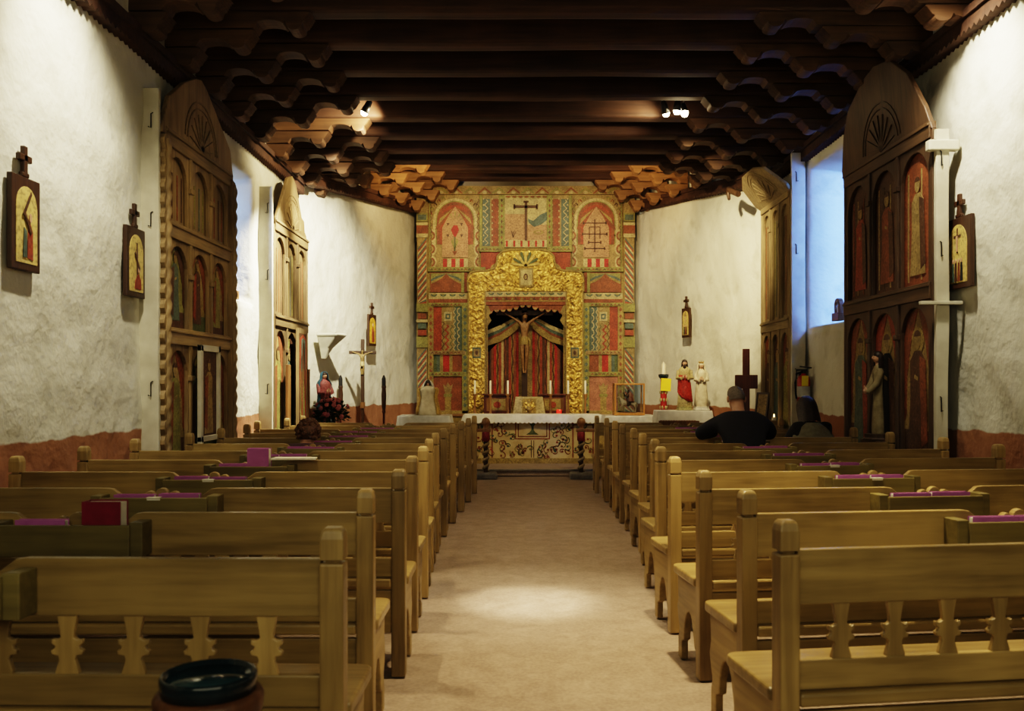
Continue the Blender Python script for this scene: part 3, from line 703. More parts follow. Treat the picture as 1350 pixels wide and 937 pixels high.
def statue(name, label, loc, h, robe, mantle, hairm, base=None, crn=None, rz=0, skin_=None, veil=False, bulk=1, open_=1.1, up=.6):
    skin_ = skin_ or SKIN_S
    t = thing(name, label, 'statue', loc, rz); z0 = 0
    if base:
        b = MB(); b.lathe([(.17*h, 0), (.175*h, .012*h), (.15*h, .03*h), (.155*h, .07*h)], base, seg=8, smooth=False); b.build('base', t); z0 = .07*h
    hh = h*.90 if crn else h-z0
    hh = (h-z0)*(.92 if crn else 1)
    b = MB(); robed(b, (0, 0, z0), hh, robe, bulk=bulk); arm_pair(b, (0, 0, z0), hh, robe, skin_, up, w=min(1, bulk)); hr = .062*hh
    head(b, (0, -.01*hh, z0+.925*hh), hr, skin_); b.build('figure', t)
    if mantle:
        b = MB(); robed(b, (0, .004, z0), hh, mantle, mantle, open_, bulk=bulk); b = MB()
        prof = [(.175, .01), (.158, .2), (.135, .42), (.127, .55), (.142, .68), (.150, .76), (.125, .815)]
        if veil: prof += [(.085, .86), (.08, .92), (.072, .97), (.03, 1.005)]
        rows = []
        for r, z in prof:
            op = open_ if z < .83 else .95
            rows.append([((r*hh*bulk if z < .83 else r*hh)*(1+.05*math.cos(10*a)*max(0, 1-z))*math.cos(a), (r*hh*bulk if z < .83 else r*hh)*.86*math.sin(a), z0+z*hh) for a in [-PI/2+op+(2*PI-2*op)*k/22 for k in range(23)]])
        b.grid(rows, mantle); o = b.build('mantle', t); s = o.modifiers.new('Solid', 'SOLIDIFY'); s.thickness = .012*hh; s.offset = 0
    b = MB(); hair(b, (0, -.01*hh, z0+.925*hh), hr, hairm, 2.0); o = b.build('hair', t)
    if crn: b = MB(); crown(b, (0, -.005*hh, z0+.985*hh), hr*.82, crn); b.build('crown', t)
    return t
OLDWHITE = plain('old_white', (.27, .23, .13), (.17, .135, .07), 14, .7)
st = statue('carved_saint', 'pale robed saint carving in the middle niche of the dark right screen', (3.515, 8.83, .95), .86, OLDWHITE, None, HAIR_D, W_SCRD, rz=-PI/2, bulk=.55, up=.5)
b = MB(); b.box((3.50, 8.83, .475), (.13, .5, .95), W_SCRD); b.build('pedestal_shelf', label='dark wooden shelf under the white carved saint at the right screen', cat='shelf', bevel=.01)
# painted board and plank leaning on the far left screen
M = plane_left(-2.96, 12.25)
b = MB(); b.prism(rect(0, .9, .52, 2.25), 0, .03, W_SCR, M); b.prism(rect(.06, 1.0, .46, 2.18), .03, .036, BROWN, M); drape(b, M, .07, 1.2, .45, 2.16, RED, .036); drape(b, M, .15, 1.5, .37, 2.12, TEAL, .04)
for k in range(5): b.prism([(.1+.07*k, 1.05), (.14+.07*k, 1.05), (.12+.05*k, 1.7)], .038, .041, (OLIVE, RED, TAN)[k % 3], M)
b.build('painted_board', label='painted panel with red and green drapery on the far left screen', cat='painting')
b = MB(); b.box((-2.962, 11.85, .87), (.03, .16, 1.74), W_MED); b.build('wooden_plank', label='plain brown plank standing upright against the far left screen', cat='plank', bevel=.005)
b = MB(); b.box((-2.962, 12.98, .85), (.03, .12, 1.7), W_MED); b.build('wooden_plank', label='narrow brown plank at the sanctuary edge of the far left screen', cat='plank', bevel=.005)
b = MB(); b.box((-2.99, 8.75, 1.23), (.04, .56, 1.26), W_SCR)
M = plane_left(-2.965, 8.47)
b = MB()
for q in (rect(0, .7, .06, 1.86), rect(.5, .7, .56, 1.86), rect(0, 1.80, .56, 1.86), rect(0, .95, .56, 1.0)): b.prism(q, 0, .04, W_WHITE, M)
fr = b.build('framed_picture', label='pale framed picture in the middle of the near left screen', cat='picture', bevel=.004)
b = MB(); b.prism(rect(.04, .98, .52, 1.83), .004, .014, BROWN, M); saint(b, M, .28, 1.02, .72, TAN, RUST, n=.014); b.prism(rect(.04, .7, .52, .97), .004, .014, GREEN, M)
for k in range(6): b.prism(arc(.09+.075*k, .84, .03, .08, 0, 2*PI, 8)[:-1], .014, .018, (TAN, BROWN)[k % 2], M)
b.build('painting', fr)
# ------------------------------------------------------------------ main altar screen (17.4 m from the camera)
RY = 17.42; KS = .0145
def rx(px): return (px-680)*KS
def rz_(py): return 1.5-(py-505)*KS
MB_ = plane_xz(RY)
def rp(pts): return [(rx(a), rz_(b)) for a, b in pts]
def pr(x0, y0, x1, y1): return rp([(x0, y1), (x1, y1), (x1, y0), (x0, y0)])
def mi(x): return 1386-x
RT = thing('altar_screen', 'great painted and gilded altar screen filling the wall behind the altar', 'altar screen')
def backboard(b):
    b.prism(pr(549, 246, 643, 600), -.08, -.03, OCHRE, MB_); b.prism(pr(743, 246, 837, 600), -.08, -.03, OCHRE, MB_); b.prism(pr(643, 246, 743, 400), -.08, -.03, OCHRE, MB_); b.prism(pr(643, 540, 743, 600), -.08, -.03, OCHRE, MB_)
def wavy(b, x, y0, y1, w, amp, pitch, col, n=.004, M=MB_):
    n_ = max(6, int((y1-y0)/pitch*8)); L = [(x+amp*math.sin(2*PI*i/8), y0+(y1-y0)*i/n_) for i in range(n_+1)]
    for p, q in zip(L, L[1:]): b.prism(rp([(p[0]-w/2, p[1]), (q[0]-w/2, q[1]), (q[0]+w/2, q[1]), (p[0]+w/2, p[1])]), n, n+.004, col, M)
def stripes(b, x0, x1, y0, y1, cols, n=0):
    k = len(cols); w = (x1-x0)/k
    for i, c in enumerate(cols): b.prism(pr(x0+i*w, y0, x0+(i+1)*w, y1), n-.005, n+.004, c, MB_)
def scallops(b, x0, x1, y, r, cols, n=0, up=-1):
    k = max(1, round((x1-x0)/(2*r))); r = (x1-x0)/(2*k)
    for i in range(k):
        c = x0+r*(2*i+1)
        for q, col in enumerate(cols):
            f = 1-.3*q; b.prism(rp(arc(c, y, r*f, r*f*.8, 0, PI, 8)), n+.003*q, n+.003*q+.004, col, MB_)
def vscallops(b, x, y0, y1, r, side, cols, n=0):
    k = max(1, round((y1-y0)/(2*r))); r = (y1-y0)/(2*k)
    for i in range(k):
        c = y0+r*(2*i+1)
        for q, col in enumerate(cols):
            f = 1-.3*q; b.prism(rp(arc(x, c, r*f*.75, r*f, -PI/2 if side > 0 else PI/2, PI/2 if side > 0 else 3*PI/2, 8)), n+.003*q, n+.003*q+.004, col, MB_)
def part(fn, name, bev=0, parent=None, label=None):
    b = MB(); fn(b); o = b.build(name, parent or RT, bevel=bev)
    if label: o['label'] = label
    return o
def frieze(b):
    b.prism(pr(549, 245, 837, 256), -.03, .02, TAN, MB_)
    for i in range(15):
        x = 553+i*19; 
        b.prism(rp([(x, 255), (x+3, 255), (x+10, 249), (x+17, 255), (x+19.5, 255), (x+10, 246.5)]), .02, .026, (RUST, OLIVE)[i % 2], MB_)
        b.prism(rp(arc(x+10, 253.5, 3, 2, 0, 2*PI, 8)[:-1]), .02, .027, CREAM, MB_)
part(frieze, 'frieze')
def pilaster(sx):
    def f(b):
        X = (lambda v: v) if sx < 0 else mi
        def R(x0, y0, x1, y1, c, n=.02): b.prism(pr(min(X(x0), X(x1)), y0, max(X(x0), X(x1)), y1), -.04, n, c, MB_)
        R(549, 256, 564, 281, TAN); R(549, 281, 564, 292, OLIVE, .03); R(551, 283, 562, 290, TEAL, .035); R(549, 293, 564, 297, CREAM, .04); R(549, 297, 564, 308, RUST, .03); R(549, 308, 564, 313, CREAM, .04)
        def tw(y0, y1):
            R(550, y0, 563, y1, TAN, .015); k = int((y1-y0)/9)
            for i in range(k+1):
                y = y0+i*9
                for q, c in enumerate((TEAL, RED, CREAM)):
                    a = max(y0, y+q*3); e = min(y1, a+3)
                    p = [(551, min(y1, a+14)), (551, min(y1, e+14)), (562, e), (562, a)]
                    b.prism(rp([(X(u), v) for u, v in p]), .014, .02, c, MB_)
        tw(313, 400); R(549, 400, 564, 411, OLIVE, .04); R(551, 413, 562, 420, RUST, .03); R(549, 421, 564, 425, CREAM, .04); R(551, 426, 562, 433, TEAL, .03); R(551, 435, 562, 442, RED, .03); R(549, 444, 564, 458, OLIVE, .04)
        tw(458, 545); R(547, 545, 566, 600, OCHRE, .04)
    part(f, 'striped_pilaster')
pilaster(-1); pilaster(1)
def arch_panel(sx):
    X = (lambda v: v) if sx < 0 else mi
    def f(b):
        b.prism(pr(min(X(565), X(632)), 257, max(X(565), X(632)), 355), -.03, .002, TAN, MB_)
        for r, c, n in ((29, CREAM, .004), (25.5, OLIVE, .007), (24, RUST, .010), (20, RED, .013)):
            b.prism(rp([(X(600-r), 322), (X(600-r), 290)]+[(X(a), e) for a, e in arc(600, 290, r, r, PI, 2*PI, 14)]+[(X(600+r), 290), (X(600+r), 322)]), n, n+.003, c, MB_)
        b.prism(rp([(X(583), 339), (X(583), 300), (X(591), 285), (X(600), 272), (X(609), 285), (X(617), 300), (X(617), 339)]), .016, .02, PINK, MB_)
        for q in (-1, 1): b.prism(rp([(X(600), 272), (X(600+q*20), 283), (X(600+q*26), 303), (X(600+q*19), 298), (X(600+q*9), 285)]), .018, .024, RUST, MB_); b.prism(rp([(X(600+q*3), 275), (X(600+q*20), 288), (X(600+q*22), 296), (X(600+q*12), 285)]), .024, .027, OCHRE, MB_)
        for q in (-1, 1): vscallops(b, X(600+q*31), 302, 354, 8.5, -q if sx < 0 else q, (CREAM, RUST, TAN, OLIVE), .006)
        k = 6
        for i in range(k): b.prism(pr(min(X(584+i*5.5), X(589.5+i*5.5)), 341, max(X(584+i*5.5), X(589.5+i*5.5)), 352), .012, .018, (CRIM, CREAM)[i % 2], MB_)
        if sx < 0:
            b.prism(rp([(598, 297), (603, 297), (605, 303), (602.5, 309), (600, 313), (597, 309), (594.5, 303)]), .02, .026, CRIM, MB_)
            b.prism(pr(598.6, 312, 600.6, 332), .02, .024, GREEN, MB_)
            for q in (-1, 1):
                b.prism(rp([(599.5, 330), (599.5+q*5, 318), (599.5+q*2, 314)]), .02, .024, OLIVE, MB_)
                for y in (296, 311): b.prism(rp([(599.5+q*7, y-2), (599.5+q*11, y-2), (599.5+q*9, y+2)]), .02, .024, BROWN, MB_)
            for i in range(5): a = PI*(i+.5)/5; b.prism(rp([(600+3*math.cos(a), 292-2*math.sin(a)), (600+11*math.cos(a)+1, 292-13*math.sin(a)), (600+11*math.cos(a)-1, 292-13*math.sin(a))]), .02, .024, OLIVE, MB_)
            b.prism(rp([(596, 331), (603, 331), (599.5, 337)]), .02, .025, RUST, MB_)
        else:
            cx = 784
            b.prism(pr(cx-.7, 289, cx+.9, 332), .02, .026, BROWN, MB_)
            for y, w in ((294, 15), (308.5, 16), (319.5, 8), (327.5, 13)):
                b.prism(pr(cx-w, y-.7, cx+w, y+.7), .02, .026, BROWN, MB_)
                for q in (-1, 1): b.prism(pr(cx+q*w-1, y-2, cx+q*w+1, y+2), .02, .026, BROWN, MB_)
            for q in (-1, 1): b.prism(pr(cx+q*7-.6, 299, cx+q*7+.6, 315), .02, .026, BROWN, MB_)
            b.prism(pr(cx-7, 298.5, cx+7, 299.7), .02, .026, BROWN, MB_)
    part(f, 'arched_panel')
arch_panel(-1); arch_panel(1)
def centre(b):
    b.prism(pr(664, 257, 723, 326), -.03, .002, CREAM, MB_); b.prism(pr(666, 282, 692, 316), .002, .006, PINK, MB_); b.prism(pr(695, 296, 721, 316), .002, .006, PINK, MB_)
    b.prism(pr(691.8, 266, 695, 317), .012, .022, BROWN, MB_); b.prism(pr(678, 270.5, 708, 274), .012, .022, BROWN, MB_)
    for x, y in ((678, 272), (708, 272)): b.prism(pr(x-1.2, y-3, x+1.2, y+3.6), .012, .022, BROWN, MB_)
    b.prism(pr(690, 264.5, 697, 267), .012, .022, BROWN, MB_)
    b.prism(rp([(696, 288), (703, 291), (712, 283), (721, 279), (721, 290), (713, 296), (704, 299), (697, 293)]), .008, .014, TEAL, MB_)
    for i in range(3): b.prism(rp([(674+i*3, 305), (675+i*3, 304), (677, 313), (676, 313)]), .006, .01, BROWN, MB_)
    b.prism(rp(arc(710, 306, 7, 3, 0, 2*PI, 12)[:-1]), .006, .009, OCHRE, MB_); b.prism(rp(arc(710, 306, 4, 1.5, 0, 2*PI, 12)[:-1]), .009, .012, PINK, MB_)
    for i in range(11): b.prism(pr(667+i*4.8, 317, 669.6+i*4.8, 325), .004, .010, (CRIM, CREAM)[i % 2], MB_)
    scallops(b, 666, 722, 258, 4, (OCHRE, RUST), .004)
part(centre, 'emblem_panel')
for sx in (-1, 1):
    X = (lambda v: v) if sx < 0 else mi
    def f(b):
        b.prism(pr(min(X(634), X(661)), 257, max(X(634), X(661)), 326), -.03, .0, TAN, MB_)
        b.prism(pr(min(X(636), X(646)), 262, max(X(636), X(646)), 324), 0, .006, TEAL, MB_); b.prism(pr(min(X(648), X(657)), 262, max(X(648), X(657)), 324), 0, .006, RUST, MB_)
        wavy(b, X(641), 263, 323, 1.4, 2, 9, CREAM, .006); wavy(b, X(652.5), 263, 323, 1.2, 1.6, 7, RED, .006)
    part(f, 'striped_panel')
    def f(b):
        b.prism(pr(min(X(634), X(660)), 332, max(X(634), X(660)), 356), -.02, .004, RED, MB_); b.prism(rp([(X(660), 332), (X(654), 346), (X(648), 350), (X(645), 356), (X(660), 356)]), .004, .012, OCHRE, MB_)
    part(f, 'red_panel')
    def f(b):
        b.prism(pr(min(X(567), X(616)), 359, max(X(567), X(616)), 385), -.02, .002, RUST, MB_)
        for q in (-1, 1):
            for i in range(3):
                b.prism(rp([(X(588), 360+i*.5), (X(588+q*20), 360), (X(588+q*20), 374-i*3), (X(588+q*13), 371-i*3.5), (X(588+q*5), 366-i*2)]), .006+.003*i, .009+.003*i, (OCHRE, TEAL, OLIVE)[i], MB_)
        b.prism(rp([(X(588), 362), (X(596), 378), (X(600), 384), (X(576), 384), (X(580), 378)]), .004, .008, RUST, MB_)
    part(f, 'drapery_panel')
    def f(b):
        b.prism(pr(min(X(565), X(616)), 386, max(X(565), X(616)), 400), -.02, .004, CREAM, MB_); b.prism(pr(min(X(565), X(616)), 394, max(X(565), X(616)), 400), .004, .008, RUST, MB_)
        scallops(b, min(X(566), X(615)), max(X(566), X(615)), 387.5, 5.5, (CREAM, TEAL, OLIVE), .008)
    part(f, 'scalloped_band')
    def f(b):
        a, c = min(X(571.5), X(609)), max(X(571.5), X(609))
        cols = (RED, RED, OCHRE, TAN, TAN, TEAL, TEAL); cols = cols if sx < 0 else cols[::-1]
        stripes(b, a, c, 403, 463, cols); wavy(b, X(589), 428, 462, 2.6, 1.8, 9, RED, .006); wavy(b, X(584), 424, 462, 1.2, 1.3, 9, BROWN, .006); wavy(b, X(595), 428, 462, 1.2, 1.3, 9, GREEN, .006)
        vscallops(b, X(606), 405, 462, 5, -1 if sx < 0 else 1, (CREAM, TEAL), .005); wavy(b, X(599), 405, 462, 1.0, 1.1, 8, CREAM, .006)
        b.prism(pr(X(590.5)-5, 411, X(590.5)+5, 423), .006, .016, CREAM, MB_); b.prism(pr(X(590.5)-3.2, 413.5, X(590.5)+3.2, 420.5), .016, .02, TEAL, MB_); b.prism(pr(X(590.5)-1.4, 415.5, X(590.5)+1.4, 418.5), .02, .023, CREAM, MB_)
    part(f, 'curtain_panel')
    def f(b):
        a, c = min(X(571.5), X(609)), max(X(571.5), X(609)); cols = (GREEN, TEAL, OCHRE, CRIM, CRIM, OCHRE, RUST, RUST, RUST); stripes(b, a, c, 467, 490, cols if sx < 0 else cols[::-1])
    part(f, 'striped_panel')
    def f(b):
        b.prism(pr(min(X(571.5), X(611)), 496, max(X(571.5), X(611)), 542), -.02, .002, RUST if sx < 0 else paint('dusty_pink', (.40, .17, .10)), MB_)
        x = X(590.5)
        b.prism(pr(x-4, 522, x+4, 542), .004, .010, OCHRE, MB_); b.prism(rp([(x-3, 522), (x-6.5, 506), (x-3, 509), (x, 504), (x+3, 509), (x+6.5, 506), (x+3, 522)]), .004, .010, TAN, MB_); b.prism(pr(x-5.5, 519, x+5.5, 523), .010, .014, OLIVE, MB_)
    part(f, 'vase_panel')
    for (x0, y0, x1, y1, c, n) in ((564, 352, 640, 358, OLIVE, .035), (632, 257, 636, 332, OLIVE, .03), (658, 257, 665, 332, OLIVE, .03), (632, 325, 662, 332, OLIVE, .036), (564, 399, 617, 404, OLIVE, .03), (566, 257, 567.5, 352, OLIVE, .03), (564, 404, 571.5, 545, OCHRE, .03), (609, 404, 617, 545, OLIVE, .03), (566, 462, 614, 467.5, TAN, .035), (566, 490, 614, 496, OLIVE, .035), (564, 541, 617, 548, OCHRE, .03), (608, 359, 612, 386, OLIVE, .028)):
        def f(b): b.prism(pr(min(X(x0), X(x1)), y0, max(X(x0), X(x1)), y1), -.03, n, c, MB_)
        part(f, 'frame_bar', .006)
    def f(b):
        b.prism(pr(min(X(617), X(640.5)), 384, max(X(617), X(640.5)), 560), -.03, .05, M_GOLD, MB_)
        for xx in (617.8, 639.7): b.prism(pr(min(X(xx-.9), X(xx+.9)), 384, max(X(xx-.9), X(xx+.9)), 560), .05, .062, OCHRE, MB_)
        for i in range(9):
            y = 392+i*18
            if 450 < y < 480: continue
            for q in (-1, 1):
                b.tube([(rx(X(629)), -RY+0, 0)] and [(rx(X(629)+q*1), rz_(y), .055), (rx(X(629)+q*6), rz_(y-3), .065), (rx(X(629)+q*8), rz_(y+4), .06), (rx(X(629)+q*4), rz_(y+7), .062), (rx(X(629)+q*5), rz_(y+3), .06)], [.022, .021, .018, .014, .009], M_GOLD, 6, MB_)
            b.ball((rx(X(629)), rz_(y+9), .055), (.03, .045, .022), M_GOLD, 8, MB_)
    g = part(f, 'gilded_pilaster', .008)
    def f(b):
        b.prism(rp(arc(X(628.5), 466, 8.5, 11.5, 0, 2*PI, 20)[:-1]), .05, .066, M_GOLD, MB_); b.prism(pr(X(628.5)-5.5, 458, X(628.5)+5.5, 472), .066, .072, TEAL, MB_); b.prism(pr(X(628.5)-4, 460, X(628.5)+4, 470), .072, .076, TAN, MB_); b.prism(rp(arc(X(628.5), 465, 2, 3, 0, 2*PI, 10)[:-1]), .076, .08, BROWN, MB_)
    part(f, 'medallion', 0, g)
def crestg(b):
    o = [(617, 384), (617, 366), (620, 360), (628, 357.5), (642, 357), (652, 354), (655, 346), (656, 338), (662, 332), (674, 329.5), (693, 329)]
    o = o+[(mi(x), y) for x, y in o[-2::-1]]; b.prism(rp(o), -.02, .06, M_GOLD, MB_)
    random.seed(3)
    for q in (-1, 1):
        for (x, y, s) in ((10, 374, 1), (20, 366, .9), (26, 345, 1), (34, 372, 1.1), (30, 357, .9), (48, 369, 1), (60, 372, 1), (70, 370, .9), (18, 340, .8), (40, 361, .8), (66, 379, .8), (44, 379, .9)):
            X0 = 693+q*x
            b.tube([(rx(X0), rz_(y), .06), (rx(X0+q*4*s), rz_(y-4*s), .075), (rx(X0+q*7*s), rz_(y+1*s), .08), (rx(X0+q*3*s), rz_(y+4*s), .075), (rx(X0+q*1*s), rz_(y), .07)], [.024*s, .024*s, .02*s, .016*s, .01], M_GOLD, 6, MB_)
    pts = [(x, y-.5) for x, y in o]
    b.tube([(rx(x), rz_(y), .062) for x, y in o], .022, OCHRE, 6, MB_)
CG = part(crestg, 'gilded_crest', .008)
def shell(b):
    for i in range(9):
        a = PI*(i+.5)/9; ca, sa = math.cos(a), math.sin(a)
        b.prism(rp([(693+1.2*sa, 351+1.2*ca), (693-1.2*sa, 351-1.2*ca), (693+17*ca-1.9*sa, 351-18*sa-1.9*ca), (693+19*ca, 351-20*sa), (693+17*ca+1.9*sa, 351-18*sa+1.9*ca)]), .06, .085 if i % 2 == 0 else .075, (paint('bright_gold', (.62, .45, .13)), GREEN)[i % 2], MB_)
part(shell, 'shell', 0, CG)
def portrait(b):
    b.prism(pr(684.5, 353.5, 703, 378.5), .06, .085, OCHRE, MB_); b.prism(pr(686.5, 356, 701, 376), .085, .089, CREAM, MB_); b.prism(rp(arc(693, 365.5, 3, 4.5, 0, 2*PI, 12)[:-1]), .089, .093, BROWN, MB_); b.prism(rp(arc(693, 366, 1.6, 2.8, 0, 2*PI, 10)[:-1]), .093, .096, TAN, MB_)
part(portrait, 'portrait', 0, CG)
def lintel(b):
    b.prism(pr(640.5, 383, 745.5, 402), -.03, .03, RUST, MB_); b.prism(pr(640.5, 383, 745.5, 391), .03, .036, CREAM, MB_)
    scallops(b, 642, 744, 386, 5.4, (CREAM, TEAL, OLIVE), .036); b.prism(pr(640.5, 395.8, 745.5, 397.5), .03, .04, OCHRE, MB_)
part(lintel, 'lintel')
def valance(b):
    o = [(642, 398), (744, 398)]; e = []
    ys = [413, 411, 411, 410, 408, 405, 405, 408, 410, 411, 411, 413]
    for i in range(12):
        x0 = 744-i*8.5; e += [(x0-.4, ys[i]-3.0), (x0-2.2, ys[i]-.2), (x0-4.2, ys[i]+.8), (x0-6.3, ys[i]-.2), (x0-8.1, ys[i]-3.0)]
    b.prism(rp(o+[(744, 412)]+e+[(642, 412)]), -.05, .012, RUST, MB_)
    for i in range(12): b.prism(rp(arc(744-i*8.5-4.2, ys[i]-2.6, 3.2, 2.4, 0, PI, 6)), .012, .016, TAN, MB_)
    for q in (0, 1):
        X = (lambda v: v) if q == 0 else mi
        b.prism(rp([(X(641), 400), (X(644), 404), (X(647), 411), (X(644.5), 416), (X(648), 422), (X(644), 428), (X(641), 432)]), .0, .02, OCHRE, MB_)
part(valance, 'scalloped_valance')
def ornament(b):
    random.seed(17)
    for sx in (-1, 1):
        X = (lambda v: v) if sx < 0 else mi
        for (x, y0, y1) in ((568, 262, 350), (630, 262, 350)): wavy(b, X(x), y0, y1, 1.0, 1.2, 8, BROWN, .010)
        for y in range(262, 326, 8):
            for x in (637.5, 657.5, 649): b.prism(rp(arc(X(x), y, .9, 1.3, 0, 2*PI, 6)[:-1]), .010, .014, CREAM, MB_)
        for (xa, xb, y) in ((568, 612, 401.5), (568, 612, 493), (568, 612, 464.7), (634, 660, 328.5), (567, 630, 355)):
            n = int((xb-xa)/5)
            for i in range(n): b.prism(rp([(X(xa+5*i), y+1.4), (X(xa+5*i+2.2), y-1.6), (X(xa+5*i+4.4), y+1.4), (X(xa+5*i+3), y+1.4), (X(xa+5*i+2.2), y-.2), (X(xa+5*i+1.4), y+1.4)]), .034, .040, (BROWN, RUST)[i % 2], MB_)
        for y in range(408, 540, 9): b.prism(rp([(X(610.5), y), (X(613), y-3), (X(615.5), y), (X(613), y+3)]), .03, .034, (TEAL, RUST, CREAM)[y % 3], MB_)
        for y in range(408, 540, 9): b.prism(rp([(X(566), y), (X(568), y-3), (X(570), y), (X(568), y+3)]), .03, .034, (RUST, BROWN, CREAM)[y % 3], MB_)
        for y in range(264, 330, 7): b.prism(rp([(X(660), y), (X(661.5), y-2.5), (X(663), y), (X(661.5), y+2.5)]), .03, .034, (BROWN, RUST)[y % 2], MB_)
        for q in (-1, 1):
            for i in range(5):
                a = -PI/2+q*(.45+.22*i); x, y = 600+31*math.cos(a), 290+31*math.sin(a)
                b.tube([(rx(X(x)), rz_(y), .006), (rx(X(x+q*2.4)), rz_(y-3), .008), (rx(X(x+q*4.2)), rz_(y-1), .008), (rx(X(x+q*3)), rz_(y+1.4), .006)], [.012, .012, .01, .006], (OLIVE, RUST, BROWN)[i % 3], 5, MB_)
    for i in range(24):
        x = 645+i*4.1; b.prism(rp([(x, 394.8), (x+2, 392), (x+4, 394.8)]), .036, .041, (RUST, OLIVE, BROWN)[i % 3], MB_)
def board_(b): backboard(b); ornament(b)
part(board_, 'back_board')
# niche: dark box with painted curtains hung inside
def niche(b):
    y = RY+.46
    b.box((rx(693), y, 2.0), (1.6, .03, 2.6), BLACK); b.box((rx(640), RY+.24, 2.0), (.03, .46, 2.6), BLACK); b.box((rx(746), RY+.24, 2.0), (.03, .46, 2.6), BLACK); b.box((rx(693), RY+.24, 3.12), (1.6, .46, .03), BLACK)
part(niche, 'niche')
NM = plane_xz(RY+.36)
def nrx(px): return rx(693)+(px-693)*KS*1.03
def curtain(sx):
    def f(b):
        cols = (CRIM, RUST, OCHRE, RED, BROWN, RUST, CREAM, RED, OCHRE, CRIM, RUST, BROWN, RED); n = 13
        for i in range(n):
            x0, x1 = 9+i*42/n, 9+(i+1)*42/n
            tp = lambda x: 426+max(0, (x-9))**1.15*.55
            k = 4; rows = []
            P = [(nrx(693+sx*x0), rz_(tp(x0))), (nrx(693+sx*x1), rz_(tp(x1))), (nrx(693+sx*x1), rz_(545)), (nrx(693+sx*x0), rz_(545))]
            nz = .02*(i % 2)
            b.prism(P, nz, nz+.02, cols[i], NM)
            xm = (x0+x1)/2
            if i % 3 == 2: b.tube([(nrx(693+sx*(xm+.7*math.sin(j))), rz_(tp(xm)+2+(543-tp(xm))*j/30), nz+.02) for j in range(31)], .012, BROWN, 5, NM)
        sw = [(6, 425), (10, 421), (20, 428), (33, 437), (52, 445), (52, 452), (33, 446), (20, 438), (10, 431)]
        for d, c, nn in ((0, RUST, .05), (-4.5, TEAL, .045), (-10, CREAM, .04), (3.5, OCHRE, .052)):
            b.prism([(nrx(693+sx*x), rz_(y+d*min(1, x/24))) for x, y in sw], nn, nn+.015, c, NM)
    part(f, 'painted_curtain')
curtain(-1); curtain(1)
part(lambda b: b.prism([(nrx(684), rz_(545)), (nrx(702), rz_(545)), (nrx(702), rz_(426)), (nrx(684), rz_(426))], 0, .012, TAN, NM), 'niche_backing')
# gradine: the low paneled shelf in front of the screen
t = thing('altar_shelf', 'dark red paneled shelf in front of the painted altar screen', 'shelf', (.17, 17.08, 0))
b = MB(); b.box((0, 0, .50), (2.9, .32, .78), OCHRE); b.box((0, 0, .90), (3.0, .38, .04), W_MED); b.build('ledge', t, bevel=.006)
for s in (-1, 1):
    b = MB(); b.box((s*.515, .02, 1.10), (.50, .30, .36), W_RED); b.box((s*.515, 0, 1.285), (.54, .34, .03), W_RED)
    M = plane_xz(-.135)
    b.prism(rect(s*.515-.2, .98, s*.515+.2, 1.22), .0, .006, W_MED, M); b.prism(rect(s*.515-.15, 1.0, s*.515+.15, 1.2), .006, .012, OCHRE, M); b.prism(arc(s*.515, 1.1, .07, .06, 0, 2*PI, 14)[:-1], .012, .02, RED, M); b.build('panel', t, bevel=.005)
# tabernacle with the gilded heart
t = thing('tabernacle', 'cream tabernacle with gilded heart door, in the middle behind the altar', 'tabernacle', (rx(697.5)*1.0-.01, 16.74, .92))
b = MB(); b.prism([(-.30, 0), (.30, 0), (.25, .33), (-.25, .33)], -.12, .12, CREAM, Matrix(((1, 0, 0, 0), (0, 0, -1, 0), (0, 1, 0, 0), (0, 0, 0, 1)))); b.build('body', t, bevel=.006)
M = plane_xz(-.12)
b = MB(); b.prism(rect(-.125, .02, .125, .30), 0, .015, OCHRE, M); hp = [(0, .06)]+[(.09, .15), (.095, .20), (.07, .24), (.035, .24), (0, .20), (-.035, .24), (-.07, .24), (-.095, .20), (-.09, .15)]
b.prism(hp, .015, .04, M_GOLD, M); b.prism([(x*.5, .08+(z-.06)*.5) for x, z in hp], .04, .05, OCHRE, M)
for i in range(12): a = 2*PI*i/12; b.prism([(.095*math.cos(a-.1), .16+.1*math.sin(a-.1)), (.095*math.cos(a+.1), .16+.1*math.sin(a+.1)), (.125*math.cos(a), .16+.13*math.sin(a))], .012, .022, M_GOLD, M)
b.build('door', t)
b = MB(); b.box((rx(697.5)-.01, 16.74, .81), (.66, .26, .22), OCHRE); b.build('tabernacle_stand', label='plain ochre block under the cream tabernacle', cat='stand', bevel=.005)
b = MB(); b.box((rx(697.5)-.01, 16.74, .405), (.62, .24, .59), OCHRE); 
b.build('stand_base', label='ochre plinth on the sanctuary floor under the tabernacle block', cat='plinth', bevel=.005)
